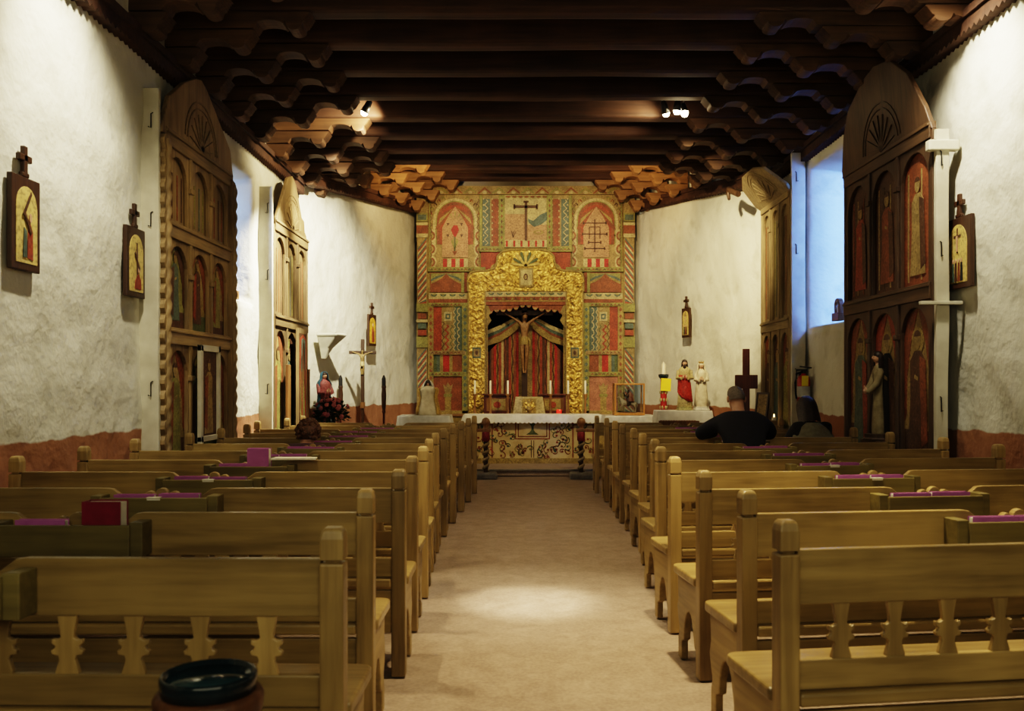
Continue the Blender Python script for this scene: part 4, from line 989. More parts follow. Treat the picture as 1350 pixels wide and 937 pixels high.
# candles on tall turned candlesticks along the back of the altar
proto = None; names = ['leftmost', 'second from the left', 'third from the left', 'third from the right', 'second from the right', 'rightmost']
for i, px in enumerate((626, 646.5, 669.5, 725.8, 749, 771.7)):
    if proto is None:
        t = thing('candlestick', '', 'candlestick', (0, 0, 0), 0, 'white candles on brown candlesticks behind the altar')
        b = MB(); b.lathe([(.075, 0), (.078, .02), (.04, .035), (.02, .06), (.028, .10), (.018, .13), (.018, .30), (.032, .33), (.022, .36), (.045, .385), (.042, .40)], W_MED, seg=14); b.build('stick', t)
        b = MB(); b.lathe([(.019, .40), (.018, .64), (.006, .645)], IVORY, seg=10); c = b.build('candle', t)
        b = MB(); b.tube([(0, 0, .643), (.002, 0, .66)], .003, BLACK, 5); b.build('wick', c)
        proto = o = t
    else: o = copy_tree(proto)
    Y = 16.48; o.location = ((px-680)*Y/1200, Y, .905); o['label'] = f'{names[i]} of the six white candles on brown candlesticks behind the altar'
b = MB(); b.lathe([(.04, 0), (.045, .01), (.045, .11), (.038, .118)], REDGLASS, seg=16); lamp = b.build('vigil_lamp', loc=((737-680)*16.48/1200, 16.48, .905), label='small red glass vigil lamp right of the tabernacle', cat='candle'); b = MB(); b.lathe([(.03, .005), (.03, .07), (.01, .075)], IVORY, seg=10); b.build('wax', lamp)
b = MB(); b.box((.29, 16.48, .885), (2.35, .2, .04), W_MED)
for x in (-.8, .3, 1.38): b.box((x, 16.48, .49), (.07, .18, .76), W_MED)
b.build('candle_bench', label='narrow brown bench behind the altar carrying the candlesticks', cat='bench', bevel=.005)
# ------------------------------------------------------------------ altar
AY = 15.72
t = thing('altar', 'altar table with a cream front painted in red and green vines', 'altar', (.29, AY, .11))
b = MB(); b.box((0, .32, .39), (2.16, .46, .78), W_OAK); b.box((0, .28, .795), (2.36, .62, .05), W_OAK); b.build('body', t, bevel=.006)
M = plane_xz(.055); XC = .0
def fr_(b):
    b.prism(rect(-1.09, .0, 1.09, .77), -.03, .004, plain('frontal_cream', (.52, .42, .20), (.42, .31, .13), 9, .6), M)
    b.prism(rect(-1.09, .0, 1.09, .09), .004, .02, OCHRE, M)
    def line(x0, z0, x1, z1, c, n=.010): b.prism(rect(x0, z0, x1, z1), .004, n, c, M)
    for x in (-1.05, -.70, .70, 1.05): line(x-.012, .1, x+.012, .76, RUST)
    line(-1.05, .66, -.70, .68, RUST); line(.70, .66, 1.05, .68, RUST)
    for k in range(2): s = .30-.045*k; line(-s, .42+.04*k, -s+.016, .78, (RED, RUST)[k]); line(s-.016, .42+.04*k, s, .78, (RED, RUST)[k]); line(-s, .42+.04*k, s, .436+.04*k, (RED, RUST)[k])
    b.prism([(-.11, .5), (.11, .5), (.05, .54), (.02, .58), (.02, .64), (.06, .70), (-.06, .70), (-.02, .64), (-.02, .58), (-.05, .54)], .004, .01, GREEN, M)
    for x in (-.022, .022): line(x-.006, .1, x+.006, .40, BROWN)
part(fr_, 'frontal', 0, t)
def vines(b):
    random.seed(11)
    def curl(x, z, a, L, c, turn):
        pts = [(x, z, .008)]; 
        for i in range(12):
            a += turn*(.10+.05*i); x += L*math.cos(a)/12; z += L*math.sin(a)/12; pts.append((x, max(.1, min(.76, z)), .008))
        b.tube(pts, [.011-.0006*i for i in range(13)], c, 5, M)
        b.prism(arc(pts[-1][0], pts[-1][1], .02, .02, 0, 2*PI, 7)[:-1], .004, .012, random.choice((RED, RUST, OLIVE, TEAL)), M)
    for q in (-1, 1):
        for (x, z) in ((.36, .2), (.46, .32), (.56, .22), (.40, .52), (.52, .58), (.62, .45), (.12, .25), (.2, .16), (.78, .2), (.9, .4), (.86, .58), (.98, .25), (.22, .33), (.62, .66)):
            for _ in range(3): curl(q*x+random.uniform(-.03, .03), z+random.uniform(-.03, .03), random.uniform(0, 2*PI), random.uniform(.14, .26), random.choice((RUST, GREEN, BROWN, OLIVE, RUST, GREEN)), random.choice((-1, 1)))
part(vines, 'painted_vines', 0, t)
# lace altar cloth
def cloth(name, label, cx, cy, z, w, d, drop, m, scal=.05, cat='tablecloth', flare=.03):
    n = 2; rows = []
    def ring(o, zz, wav=0, f=0):
        pts = []; per = [(-w/2, -d/2), (w/2, -d/2), (w/2, d/2), (-w/2, d/2)]
        for k in range(4):
            a, c = per[k], per[(k+1) % 4]; L = math.dist(a, c); nn = int(L/.022)
            for i in range(nn):
                q = i/nn; x = a[0]+(c[0]-a[0])*q; y = a[1]+(c[1]-a[1])*q; ph = i*.022/.075*PI
                nx, ny = ((0, -1), (1, 0), (0, 1), (-1, 0))[k]; oo = o+f*.5*(1+math.sin(i*.022*9+k))+.004*math.sin(i*.022*31)
                if i == 0: nx, ny = nx+((-1, 0), (0, -1), (1, 0), (0, 1))[k][0]*1, ny+((-1, 0), (0, -1), (1, 0), (0, 1))[k][1]*1
                pts.append((cx+x+nx*oo, cy+y+ny*oo, zz-wav*abs(math.sin(ph))+.004*noise.noise(Vector((x*5, y*5, z)))))
        return pts
    r = [ring(0, z), ring(.008, z-.004), ring(.012, z-.02), ring(.014, z-drop*.5, 0, flare*.5), ring(.016, z-drop*.8, 0, flare), ring(.016, z-drop, scal, flare)]
    b = MB(); b.grid(r, m, True); b.add(r[0], [tuple(range(len(r[0])))], m, False)
    o = b.build(name, label=label, cat=cat); return o
cloth('altar_cloth', 'white lace altar cloth with scalloped hem over the altar', .29, AY+.28, .955, 2.38, .66, .12, LINEN, .03)
# side tables
def table(name, label, cx, cy, h, w, d, m=None):
    m = m or W_MED; t = thing(name, label, 'table', (cx, cy, .11))
    b = MB(); b.box((0, 0, h-.02), (w, d, .04), m); b.build('tabletop', t, bevel=.004)
    for sx in (-1, 1):
        for sy in (-1, 1): b = MB(); b.box((sx*(w/2-.06), sy*(d/2-.06), (h-.04)/2), (.06, .06, h-.04), m); b.build('leg', t, bevel=.004)
    b = MB(); b.box((0, 0, h-.09), (w-.1, d-.1, .1), m); b.build('apron', t)
    return t
table('side_table', 'table under a clear-covered white cloth, left of the altar', -1.52, 15.3, .85, .80, .60)
cloth('tablecloth', 'white cloth with shiny clear cover on the table left of the altar', -1.52, 15.3, .965, .84, .64, .22, PLASTIC, .0)
table('side_table', 'table under a clear-covered white cloth, right of the altar', 1.90, 15.3, .85, .80, .60)
cloth('tablecloth', 'white cloth with shiny clear cover on the table right of the altar', 1.90, 15.3, .965, .84, .64, .24, PLASTIC, .0)
statue('madonna_statue', 'white and gold robed statue with lacy veil on the table left of the altar', (-1.48, 15.35, .968), .56, SOLEDAD, paint('mantle_gold', (.50, .33, .09)), HAIR_D, None, None, bulk=2.2, open_=.8)
st = [o for o in bpy.data.objects if o.name.startswith('madonna_statue')][0]
b = MB()
rows = []
for i, (r, z) in enumerate([(.115, .33), (.105, .40), (.10, .46), (.085, .52), (.05, .57), (.012, .59)]):
    rows.append([(r*(1+.06*math.sin(7*a))*math.cos(a), .01+r*.9*(1+.06*math.sin(7*a))*math.sin(a), z) for a in [-PI/2+.75+(2*PI-1.5)*k/30 for k in range(31)]])
b.grid(rows, LINEN); b.build('veil', st)
# glass case with a rider on horseback
t = thing('display_case', 'honey-wood framed glass case on the right side table', 'display case', ((828.5-680)*15.3/1200, 15.3, .968))
cw, cd, ch = .50, .34, .53
b = MB()
for x in (-cw/2+.012, cw/2-.012):
    for y in (-cd/2+.012, cd/2-.012): b.box((x, y, ch/2), (.026, .026, ch), W_OAK)
for z in (.02, ch-.013):
    for y in (-cd/2+.012, cd/2-.012): b.box((0, y, z), (cw, .03, .04 if z < .1 else .026), W_OAK)
    for x in (-cw/2+.012, cw/2-.012): b.box((x, 0, z), (.03, cd, .04 if z < .1 else .026), W_OAK)
b.box((0, 0, .015), (cw-.01, cd-.01, .02), W_OAK); b.build('frame', t, bevel=.003)
b = MB(); b.box((0, -cd/2+.012, ch/2), (cw-.04, .004, ch-.04), M_PANE); b.box((0, cd/2-.012, ch/2), (cw-.04, .004, ch-.04), M_PANE); b.box((-cw/2+.012, 0, ch/2), (.004, cd-.04, ch-.04), M_PANE); b.box((cw/2-.012, 0, ch/2), (.004, cd-.04, ch-.04), M_PANE); b.build('glass', t)
h = thing('horse_rider_figurine', 'small carved rider in dark cloak on a pale horse inside the glass case', 'figurine', ((828.5-680)*15.3/1200, 15.3, .996))
HS = plain('horse_paint', (.40, .30, .17), (.22, .15, .08), 14, .5)
nd = {'hip': ((.09, 0, .17), .045), 'mid': ((0, 0, .165), .042), 'chest': ((-.09, 0, .175), .046), 'neck': ((-.13, 0, .225), .03), 'poll': ((-.155, 0, .275), .022), 'muz': ((-.2, 0, .245), .013),
      'tail': ((.135, 0, .17), .014), 'tail2': ((.15, 0, .09), .012)}
ed = [('hip', 'mid'), ('mid', 'chest'), ('chest', 'neck'), ('neck', 'poll'), ('poll', 'muz'), ('hip', 'tail'), ('tail', 'tail2')]
for s, n in ((-1, 'l'), (1, 'r')):
    up = .03 if s < 0 else 0
    nd.update({'fs'+n: ((-.10, s*.03, .13), .024), 'fk'+n: ((-.105-up, s*.032, .075+up), .014), 'ff'+n: ((-.10+up*.3, s*.032, .008+up), .012),
               'hs'+n: ((.095, s*.032, .13), .028), 'hk'+n: ((.118, s*.034, .075), .014), 'hf'+n: ((.10, s*.034, .008), .012)})
    ed += [('chest', 'fs'+n), ('fs'+n, 'fk'+n), ('fk'+n, 'ff'+n), ('hip', 'hs'+n), ('hs'+n, 'hk'+n), ('hk'+n, 'hf'+n)]
b = MB(); v, f = skin(nd, ed); b.add(v, f, HS, True)
for s in (-1, 1): b.ball((-.15, s*.012, .298), (.006, .004, .014), HS, 6)
b.build('horse', h)
nd = {'p': ((0, 0, .235), .034), 's': ((0, 0, .30), .038), 'n': ((0, 0, .345), .016), 'h': ((0, 0, .375), .024), 'ht': ((0, 0, .395), .018)}
ed = [('p', 's'), ('s', 'n'), ('n', 'h'), ('h', 'ht')]
for s, n in ((-1, 'l'), (1, 'r')):
    nd.update({'sh'+n: ((-.005, s*.04, .322), .018), 'el'+n: ((-.04, s*.065, .285), .014), 'ha'+n: ((-.085, s*.03, .29+(.06 if s > 0 else 0)), .010), 'th'+n: ((-.02, s*.05, .20), .020), 'fo'+n: ((0, s*.058, .11), .012)})
    ed += [('s', 'sh'+n), ('sh'+n, 'el'+n), ('el'+n, 'ha'+n), ('p', 'th'+n), ('th'+n, 'fo'+n)]
b = MB(); v, f = skin(nd, ed); b.add(v, f, BROWN, True); r_ = b.build('rider', h)
b = MB(); b.lathe([(.06, .405), (.058, .41), (.026, .412), (.022, .44), (.004, .445)], BROWN, seg=16); b.build('hat', r_)
b = MB(); rows = [[(r*math.cos(a)+.01, r*math.sin(a)*1.1, z) for a in [-1.7+3.4*k/12 for k in range(13)]] for r, z in ((.03, .345), (.055, .31), (.07, .26), (.09, .2))]; b.grid(rows, RUST); b.build('cloak', r_)
# crucifix in the niche
t = thing('crucifix', 'large dark wooden crucifix with a carved body in the niche of the altar screen', 'crucifix', (rx(693)-.02, RY+.14, 0))
b = MB(); b.box((0, .05, 1.97), (.11, .06, 2.1), W_DARK); b.box((0, .05, 2.86), (1.1, .06, .10), W_DARK); b.build('cross', t, bevel=.005)
nd = {'pel': ((0, -.05, 2.18), .085), 'bel': ((0, -.055, 2.33), .078), 'che': ((0, -.05, 2.50), .10), 'nek': ((0, -.06, 2.68), .042), 'chin': ((.015, -.11, 2.73), .06), 'hea': ((.02, -.10, 2.80), .068), 'top': ((.02, -.09, 2.86), .05), 'nose': ((.018, -.185, 2.76), .012)}
ed = [('pel', 'bel'), ('bel', 'che'), ('che', 'nek'), ('nek', 'chin'), ('chin', 'hea'), ('hea', 'top'), ('chin', 'nose')]
for s, n in ((-1, 'l'), (1, 'r')):
    nd.update({'sh'+n: ((s*.12, -.04, 2.63), .042), 'el'+n: ((s*.30, -.03, 2.75), .027), 'wr'+n: ((s*.47, -.01, 2.85), .019), 'pa'+n: ((s*.52, -.01, 2.88), (.028, .012)),
               'th'+n: ((s*.065, -.07, 2.03), .066), 'kn'+n: ((s*.055, -.10, 1.78), .046), 'ca'+n: ((s*.045, -.06, 1.62), .045), 'an'+n: ((s*.03, -.03, 1.42), .027), 'fo'+n: ((s*.02, -.07, 1.34), .025)})
    ed += [('che', 'sh'+n), ('sh'+n, 'el'+n), ('el'+n, 'wr'+n), ('wr'+n, 'pa'+n), ('pel', 'th'+n), ('th'+n, 'kn'+n), ('kn'+n, 'ca'+n), ('ca'+n, 'an'+n), ('an'+n, 'fo'+n)]
b = MB(); v, f = skin(nd, ed); b.add(v, f, CORPUS, True)
for s in (-1, 1):
    for k in range(5): b.tube([(s*.53, -.012, 2.875+.006*k), (s*(.565+.006*(2-abs(k-2))), -.025, 2.86+.017*k), (s*(.575+.006*(2-abs(k-2))), -.04, 2.86+.018*k)], .0065, CORPUS, 5)
b.build('body', t)
b = MB(); b.lathe([(.118, 2.07), (.112, 2.16), (.10, 2.26), (.095, 2.27)], OCHRE, (0, -.055, 0), 20, True, None, .85, lambda a, z: .08*math.cos(8*a)); b.tube([(.09, -.1, 2.24), (.14, -.11, 2.15), (.13, -.10, 2.02)], [.02, .03, .02], OCHRE); b.build('loincloth', t)
b = MB(); hair(b, (.02, -.095, 2.80), .075, HAIR_D, 1.8); b.ball((.018, -.16, 2.72), (.03, .02, .035), HAIR_D, 8); b.build('hair', t)
b = MB(); b.twist(.082, -.012, .012, W_DARK, (.02, -.095), 1, .1, 5, 20, Matrix.Translation((0, 0, 2.85)), 4); b.build('crown', t)
for o in kids(t):
    if not o.name.startswith('cross'): o.scale = (.76, .76, .76); o.location = (0, .01, .67)
b = MB(); b.box((0, .05, .47), (.3, .2, .92), W_DARK); b.build('foot_block', t)
# ------------------------------------------------------------------ communion rail posts with twisted columns
for s, x, lab in ((-1, -.475, 'left'), (1, 1.035, 'right')):
    t = thing('altar_rail', f'low altar rail ending in a twisted column on grey stone, {lab} of the aisle', 'altar rail', (x, 14.42, 0))
    b = MB(); rows = [[(s*a*w/2+s*.05, c*d/2, z) for a, c in ((-1, -1), (1, -1), (1, 1), (-1, 1))] for z, w, d in ((0, .46, .34), (.07, .46, .34), (.09, .42, .30))]; b.grid(rows, STONE, True, False, None, True); b.build('foot', t, bevel=.02)
    b = MB(); b.lathe([(.036, .085), (.036, .585)], W_DARK, seg=12)
    b.tube([(.034*math.cos(a), .034*math.sin(a), .10+.47*a/(2*PI*4.2)) for a in [2*PI*4.2*i/90 for i in range(91)]], .027, W_SCRL, 8); b.build('twisted_column', t)
    b = MB(); b.lathe([(.05, .58), (.062, .60), (.062, .71), (.05, .73)], paint('band_crimson', (.22, .015, .02)), seg=16); b.build('red_band', t)
    b = MB(); b.box((s*.42, 0, .755), (1.0, .085, .05), W_MED); b.build('handrail', t, bevel=.008)
    b = MB(); b.lathe([(.045, .78), (.03, .80), (.055, .84), (.07, .88), (.055, .93), (.02, .955)], W_MED, seg=16); b.build('finial', t)
    b = MB(); b.box((s*.86, 0, .37), (.07, .07, .74), W_MED); b.build('post', t, bevel=.006)
# ------------------------------------------------------------------ left sanctuary corner
table('side_table', 'small table under a white cloth with pink flowers in the left corner', -2.68, 13.5, .88-.11+.11, .5, .46)
bpy.data.objects['side_table.002'].location.z = 0
cloth('tablecloth', 'white cloth on the flower table in the left corner', -2.68, 13.5, .887, .54, .50, .3, LINEN, .02)
statue('virgin_statue', 'statue in a blue mantle and pink robe behind the pink flowers', (-2.875, 13.65, .888), .78, paint('rose', (.42, .13, .12)), MARY_B, HAIR_D, None, None, rz=.8, veil=True)
t = thing('flower_bouquet', 'pink flower bouquet with dark leaves on the white-clothed corner table', 'flowers', (-2.70, 13.30, .888))
b = MB(); b.lathe([(.05, 0), (.065, .01), (.07, .07), (.055, .11), (.06, .12)], CERAM, seg=16); b.build('vase', t)
random.seed(21)
b = MB()
for i in range(420):
    a = random.uniform(0, 2*PI); e = random.uniform(-.6, 1.45); r = random.uniform(.10, .25); c = Vector((r*math.cos(e)*math.cos(a)*1.1, r*math.cos(e)*math.sin(a)*.62, .17+r*math.sin(e)*.95))
    d = Vector((math.cos(e)*math.cos(a)+random.uniform(-.6, .6), math.cos(e)*math.sin(a)+random.uniform(-.6, .6), math.sin(e)*.6+random.uniform(-.5, .5))).normalized(); w = d.cross(Vector((random.random(), random.random(), 1))).normalized(); L = random.uniform(.06, .11)
    n_ = d.cross(w)*L*.12
    b.add([c-d*L*.5, c+w*L*.26+n_, c+d*L*.5, c-w*L*.26+n_], [(0, 1, 2), (0, 2, 3)], LEAF)
for i in range(26):
    a = random.uniform(0, 2*PI); b.tube([(0, 0, .08), (.08*math.cos(a), .07*math.sin(a), .16), (.18*math.cos(a), .14*math.sin(a), random.uniform(.1, .32))], .004, LEAF, 5)
o = b.build('leaves', t); o['kind'] = 'stuff'
for i in range(20):
    a = random.uniform(PI*1.0, PI*2.0); e = random.uniform(-.2, 1.35); r = random.uniform(.22, .255)
    D = Vector((math.cos(e)*math.cos(a), math.cos(e)*math.sin(a), math.sin(e))); p = Vector((r*D.x*1.1, r*D.y*.64, .17+r*D.z*.95)); b = MB()
    Mq = Matrix.Translation(p) @ D.to_track_quat('Z', 'Y').to_matrix().to_4x4()
    for q, (n, rr, tz) in enumerate(((6, .034, 0), (5, .022, .010), (3, .010, .016))):
        for k in range(n):
            th = 2*PI*k/n+q*.5; b.ball((rr*.6*math.cos(th), rr*.6*math.sin(th), tz), (rr*.6, rr*.6, rr*.45), PETAL, 6, Mq)
    b.build('blossom', t)
# plaster bracket shelf on the wall
b = MB(); Mw = Matrix.Translation((-2.93, 13.98, 2.24)) @ Matrix.Rotation(math.radians(73.8), 4, 'Z')
rows = [[(x*w/2, -d, z) if False else (x*w/2, -d if y else .06, z) for x, y in ((-1, 0), (-1, 1), (1, 1), (1, 0))] for z, w, d in ((-.36, .05, .02), (-.2, .16, .10), (-.04, .30, .26), (0, .36, .30), (.02, .34, .28))]
b.grid(rows, plain('shelf_plaster', (.60, .59, .50), (.48, .47, .38), 6, .9), True, False, Mw, True); b.build('wall_shelf', label='small tapered white plaster shelf on the left sanctuary wall', cat='shelf', bevel=.02)
# processional cross and two torches
t = thing('processional_cross', 'tall wooden processional cross with small carved body, before the left sanctuary wall', 'cross', (-2.44, 14.5, .0))
def pz(py, Y): return 1.5-(py-505)*Y/1200
b = MB(); b.lathe([(.16, 0), (.16, .03), (.05, .05), (.03, .08)], W_DARK, seg=16); b.build('foot', t)
b = MB(); b.tube([(0, 0, .05), (0, 0, pz(536, 14.5))], .022, W_DARK, 10); b.tube([(0, 0, pz(538, 14.5)), (0, 0, pz(530, 14.5))], .04, W_MED, 10); b.build('pole', t)
b = MB(); b.box((0, 0, (pz(533, 14.5)+pz(447, 14.5))/2), (.055, .04, pz(447, 14.5)-pz(533, 14.5)), W_SCRD); b.box((0, 0, pz(464.5, 14.5)), (.43, .04, .05), W_SCRD)
b.build('cross', t, bevel=.004)
zc = pz(464.5, 14.5)
nd = {'pel': ((0, -.035, zc-.17), .028), 'che': ((0, -.035, zc-.07), .032), 'nek': ((0, -.04, zc-.02), .015), 'hea': ((.004, -.05, zc+.015), .022), 'top': ((.004, -.045, zc+.035), .016)}; ed = [('pel', 'che'), ('che', 'nek'), ('nek', 'hea'), ('hea', 'top')]
for s, n in ((-1, 'l'), (1, 'r')):
    nd.update({'sh'+n: ((s*.04, -.035, zc-.035), .015), 'el'+n: ((s*.10, -.03, zc-.01), .010), 'ha'+n: ((s*.165, -.025, zc+.008), .009), 'kn'+n: ((s*.016, -.045, zc-.26), .018), 'fo'+n: ((s*.008, -.03, zc-.36), .011)})
    ed += [('che', 'sh'+n), ('sh'+n, 'el'+n), ('el'+n, 'ha'+n), ('pel', 'kn'+n), ('kn'+n, 'fo'+n)]
b = MB(); v, f = skin(nd, ed); b.add(v, f, TAN, True); c = b.build('body', t)
b = MB(); b.lathe([(.038, -.215), (.034, -.15), (.03, -.145)], CREAM, (0, -.035, zc), 12); b.build('loincloth', c)
for px, lab in ((449, 'left'), (506, 'right')):
    Y = 14.5; t = thing('processional_torch', f'dark processional torch with black tip, standing {lab} of the tall cross', 'torch', ((px-680)*Y/1200, Y, 0))
    b = MB(); b.lathe([(.13, 0), (.13, .03), (.04, .05), (.025, .08)], W_DARK, seg=16); b.build('foot', t)
    b = MB(); b.lathe([(.016, .05), (.018, pz(545, Y)), (.03, pz(543, Y)), (.022, pz(540, Y))], W_RED, seg=10); b.build('pole', t)
    b = MB(); b.lathe([(.02, pz(541, Y)), (.034, pz(536, Y)), (.040, pz(520, Y)), (.032, pz(512, Y)), (.04, pz(510, Y)), (.036, pz(508.5, Y))], W_DARK, seg=12); b.build('holder', t)
    b = MB(); b.lathe([(.034, pz(509, Y)), (.032, pz(499, Y)), (.016, pz(495.5, Y)), (.003, pz(494, Y))], BLK, seg=12); b.build('tip', t)
# ------------------------------------------------------------------ right sanctuary corner
table('side_table', 'long table under a white lace cloth holding two statues, right of the altar', 2.64, 14.42, 1.065, .80, .40)
bpy.data.objects['side_table.003'].location.z = 0
cloth('tablecloth', 'white lace cloth on the table holding two statues', 2.64, 14.42, 1.072, .83, .43, .34, LINEN, .02, flare=.05)
statue('sacred_heart_statue', 'bearded statue in white robe with a bright red mantle on the right table', ((902.5-680)*14.42/1200, 14.42, 1.075), .80, CREAM, None, HAIR_D, paint('pale_green', (.45, .42, .2)), rz=-.15)
st = [o for o in bpy.data.objects if o.name.startswith('sacred_heart_statue')][0]
b = MB(); rows = []
for z, r, a0, a1 in ((.66, .148, 2.7, 4.9), (.58, .142, 2.6, 5.4), (.5, .140, 2.6, 5.8), (.4, .148, 2.7, 6.0), (.3, .16, 3.3, 6.1), (.2, .168, 4.2, 6.2), (.1, .178, 5.2, 6.25)):
    rows.append([(r*.80*.93*(1+.04*math.sin(9*a))*math.cos(a), r*.80*.93*.86*(1+.04*math.sin(9*a))*math.sin(a),   .057+z*.75) for a in [a0+(a1-a0)*k/16 for k in range(17)]])
b.grid(rows, CRIM); o = b.build('red_mantle', st); s = o.modifiers.new('Solid', 'SOLIDIFY'); s.thickness = .012
b = MB(); b.ball((0, -.055, .685), (.028, .02, .042), HAIR_D, 8); b.build('beard', st)
statue('fatima_statue', 'white robed statue with a golden crown on the right table', ((924.5-680)*14.42/1200, 14.42, 1.075), .81, SOLEDAD, SOLEDAD, SOLEDAD, LINEN, BRASS, rz=-.15, veil=True, open_=.8, bulk=.88)
# tall candle on a patterned stand with a yellow note
Y = 15.3; t = thing('paschal_candle', 'white candle on a red and white patterned stand with dark cup', 'candle stand', ((879.3-680)*Y/1200, Y+.35, .11))
Y += .35; zz = lambda py: pz(py, Y)-.11
b = MB(); b.lathe([(.17, 0), (.17, .04), (.07, .06)], W_DARK, seg=16); b.build('foot', t)
b = MB(); b.lathe([(.055, .05), (.055, zz(500))], paint('candle_red', (.42, .025, .02)), seg=16)
for k in range(9):
    z = zz(517)-.13*k
    for q in range(6):
        a = 2*PI*q/6+(k % 2)*.5; b.ball((.054*math.cos(a), .054*math.sin(a), z), (.022, .022, .035), CREAM, 6)
b.build('column', t)
b = MB(); b.lathe([(.05, zz(500)), (.085, zz(497)), (.09, zz(493.5)), (.05, zz(493))], CERAM, seg=16); b.build('cup', t)
b = MB(); b.lathe([(.036, zz(493.5)), (.034, zz(480)), (.012, zz(478)), (.003, zz(476.5))], IVORY, seg=14); b.build('candle', t)
Y = 15.3
b = MB(); b.box((0, 0, 0), (.17, .006, .215), YELLOW, Matrix.Translation(((878-680)*15.55/1200, 15.56, pz(507, 15.55))) @ Matrix.Rotation(.05, 4, 'Y')); b.build('paper_note', label='bright yellow paper note stuck on the patterned candle stand', cat='note')
# row of small red votive glasses on a rack in front of the white cloth
t = thing('votive_rack', 'low dark rack in front of the white-clothed statue table', 'candle rack', (2.5, 14.03, 0))
b = MB(); b.box((0, 0, .86), (.62, .16, .03), W_MED); b.box((0, -.09, .90), (.62, .015, .05), W_MED)
for x in (-.28, .28): b.box((x, 0, .42), (.04, .16, .85), W_MED)
b.build('frame', t, bevel=.004)
proto = None
for k in range(14):
    x = 2.5-.26+.04*k; 
    if proto is None:
        b = MB(); b.lathe([(.014, 0), (.017, .004), (.018, .05), (.014, .052)], plain('votive_brown', (.20, .05, .02), None, 9, .3), seg=10); o = proto = b.build('votive_glass', cat='candle', group='small votive glasses in a row on the dark rack')
    else: o = proto.copy(); COL.objects.link(o)
    o.location = (x, 14.03, .876); o['label'] = 'one of the small red-brown votive glasses in a row before the white lace cloth'
# dark red cross
t = thing('wooden_cross', 'thick dark red wooden cross standing before the pale far right screen', 'cross', (3.36, 13.28, 0), math.radians(-12))
b = MB(); b.box((0, 0, 1.0), (.10, .10, 2.0), W_RED); b.box((0, -.01, 1.52), (.32, .12, .20), W_RED); b.build('cross', t, bevel=.006)
b = MB(); b.box((0, 0, .05), (.24, .10, .10), W_RED); b.box((0, 0, .05), (.10, .4, .098), W_RED); b.build('foot', t, bevel=.006)
t = thing('leaning_picture', 'small dark framed picture leaning at the foot of the far right screen', 'picture', (3.47, 12.9, 1.0), math.radians(-62))
b = MB(); Mr = Matrix.Rotation(-.15, 4, 'X')
for q in ((-.11, 0, .18, .02, .38), (.11, 0, .18, .02, .38), (0, 0, .0, .24, .02), (0, 0, .36, .24, .02)):
    if q[3] < .1: b.box((q[0], 0, q[2]), (.025, .025, q[4]), W_DARK, Mr)
    else: b.box((0, 0, q[2]), (q[3], .025, .025), W_DARK, Mr)
b.build('frame', t); b = MB(); b.box((0, .004, .18), (.2, .008, .34), TAN, Mr); b.build('picture', t)
b = MB(); b.box((3.47, 12.55, .50), (.18, .9, 1.0), W_SCR); b.build('wooden_ledge', label='pale wooden ledge below the far right screen', cat='ledge', bevel=.01)
t = thing('vigil_candle', 'small lit candle on the ledge below the far right screen', 'candle', (3.5, 12.72, 1.0)); t.location = (3.49, 12.3, 1.0)
b = MB(); b.lathe([(.03, 0), (.032, .005), (.032, .04), (.028, .042)], IVORY, seg=12); b.build('wax', t)
b = MB(); b.lathe([(.003, .042), (.009, .056), (.005, .075), (.001, .085)], FLAME, seg=10); b.build('flame', t)
# fire extinguisher on the edge of the far right screen
t = thing('fire_extinguisher', 'red fire extinguisher with yellow tag, hanging beside the far right screen', 'fire extinguisher', (3.70, 11.7, 1.26))
b = MB(); b.lathe([(.07, 0), (.082, .015), (.082, .27), (.07, .32), (.03, .35), (.028, .37)], EXTRED, seg=22); b.build('cylinder', t)
b = MB(); b.lathe([(.03, .365), (.03, .40)], METAL, seg=12); b.box((-.03, -.01, .41), (.14, .025, .02), METAL); b.box((-.03, -.01, .445), (.15, .022, .015), METAL, Matrix.Rotation(.12, 4, 'Y')); b.build('handle', t)
b = MB(); b.tube([(-.02, -.02, .39), (-.10, -.03, .36), (-.115, -.03, .25), (-.11, -.03, .1), (-.10, -.03, .04)], .013, BLK, 8); b.build('hose', t)
b = MB(); b.lathe([(.0835, .06), (.0835, .2)], plain('label_white', (.6, .6, .58)), seg=22); b.build('label', t)
b = MB(); b.box((-.01, -.088, .27), (.085, .004, .13), YELLOW); b.build('tag', t)
b = MB(); b.box((0, .095, .2), (.06, .035, .34), METAL); b.build('bracket', t)
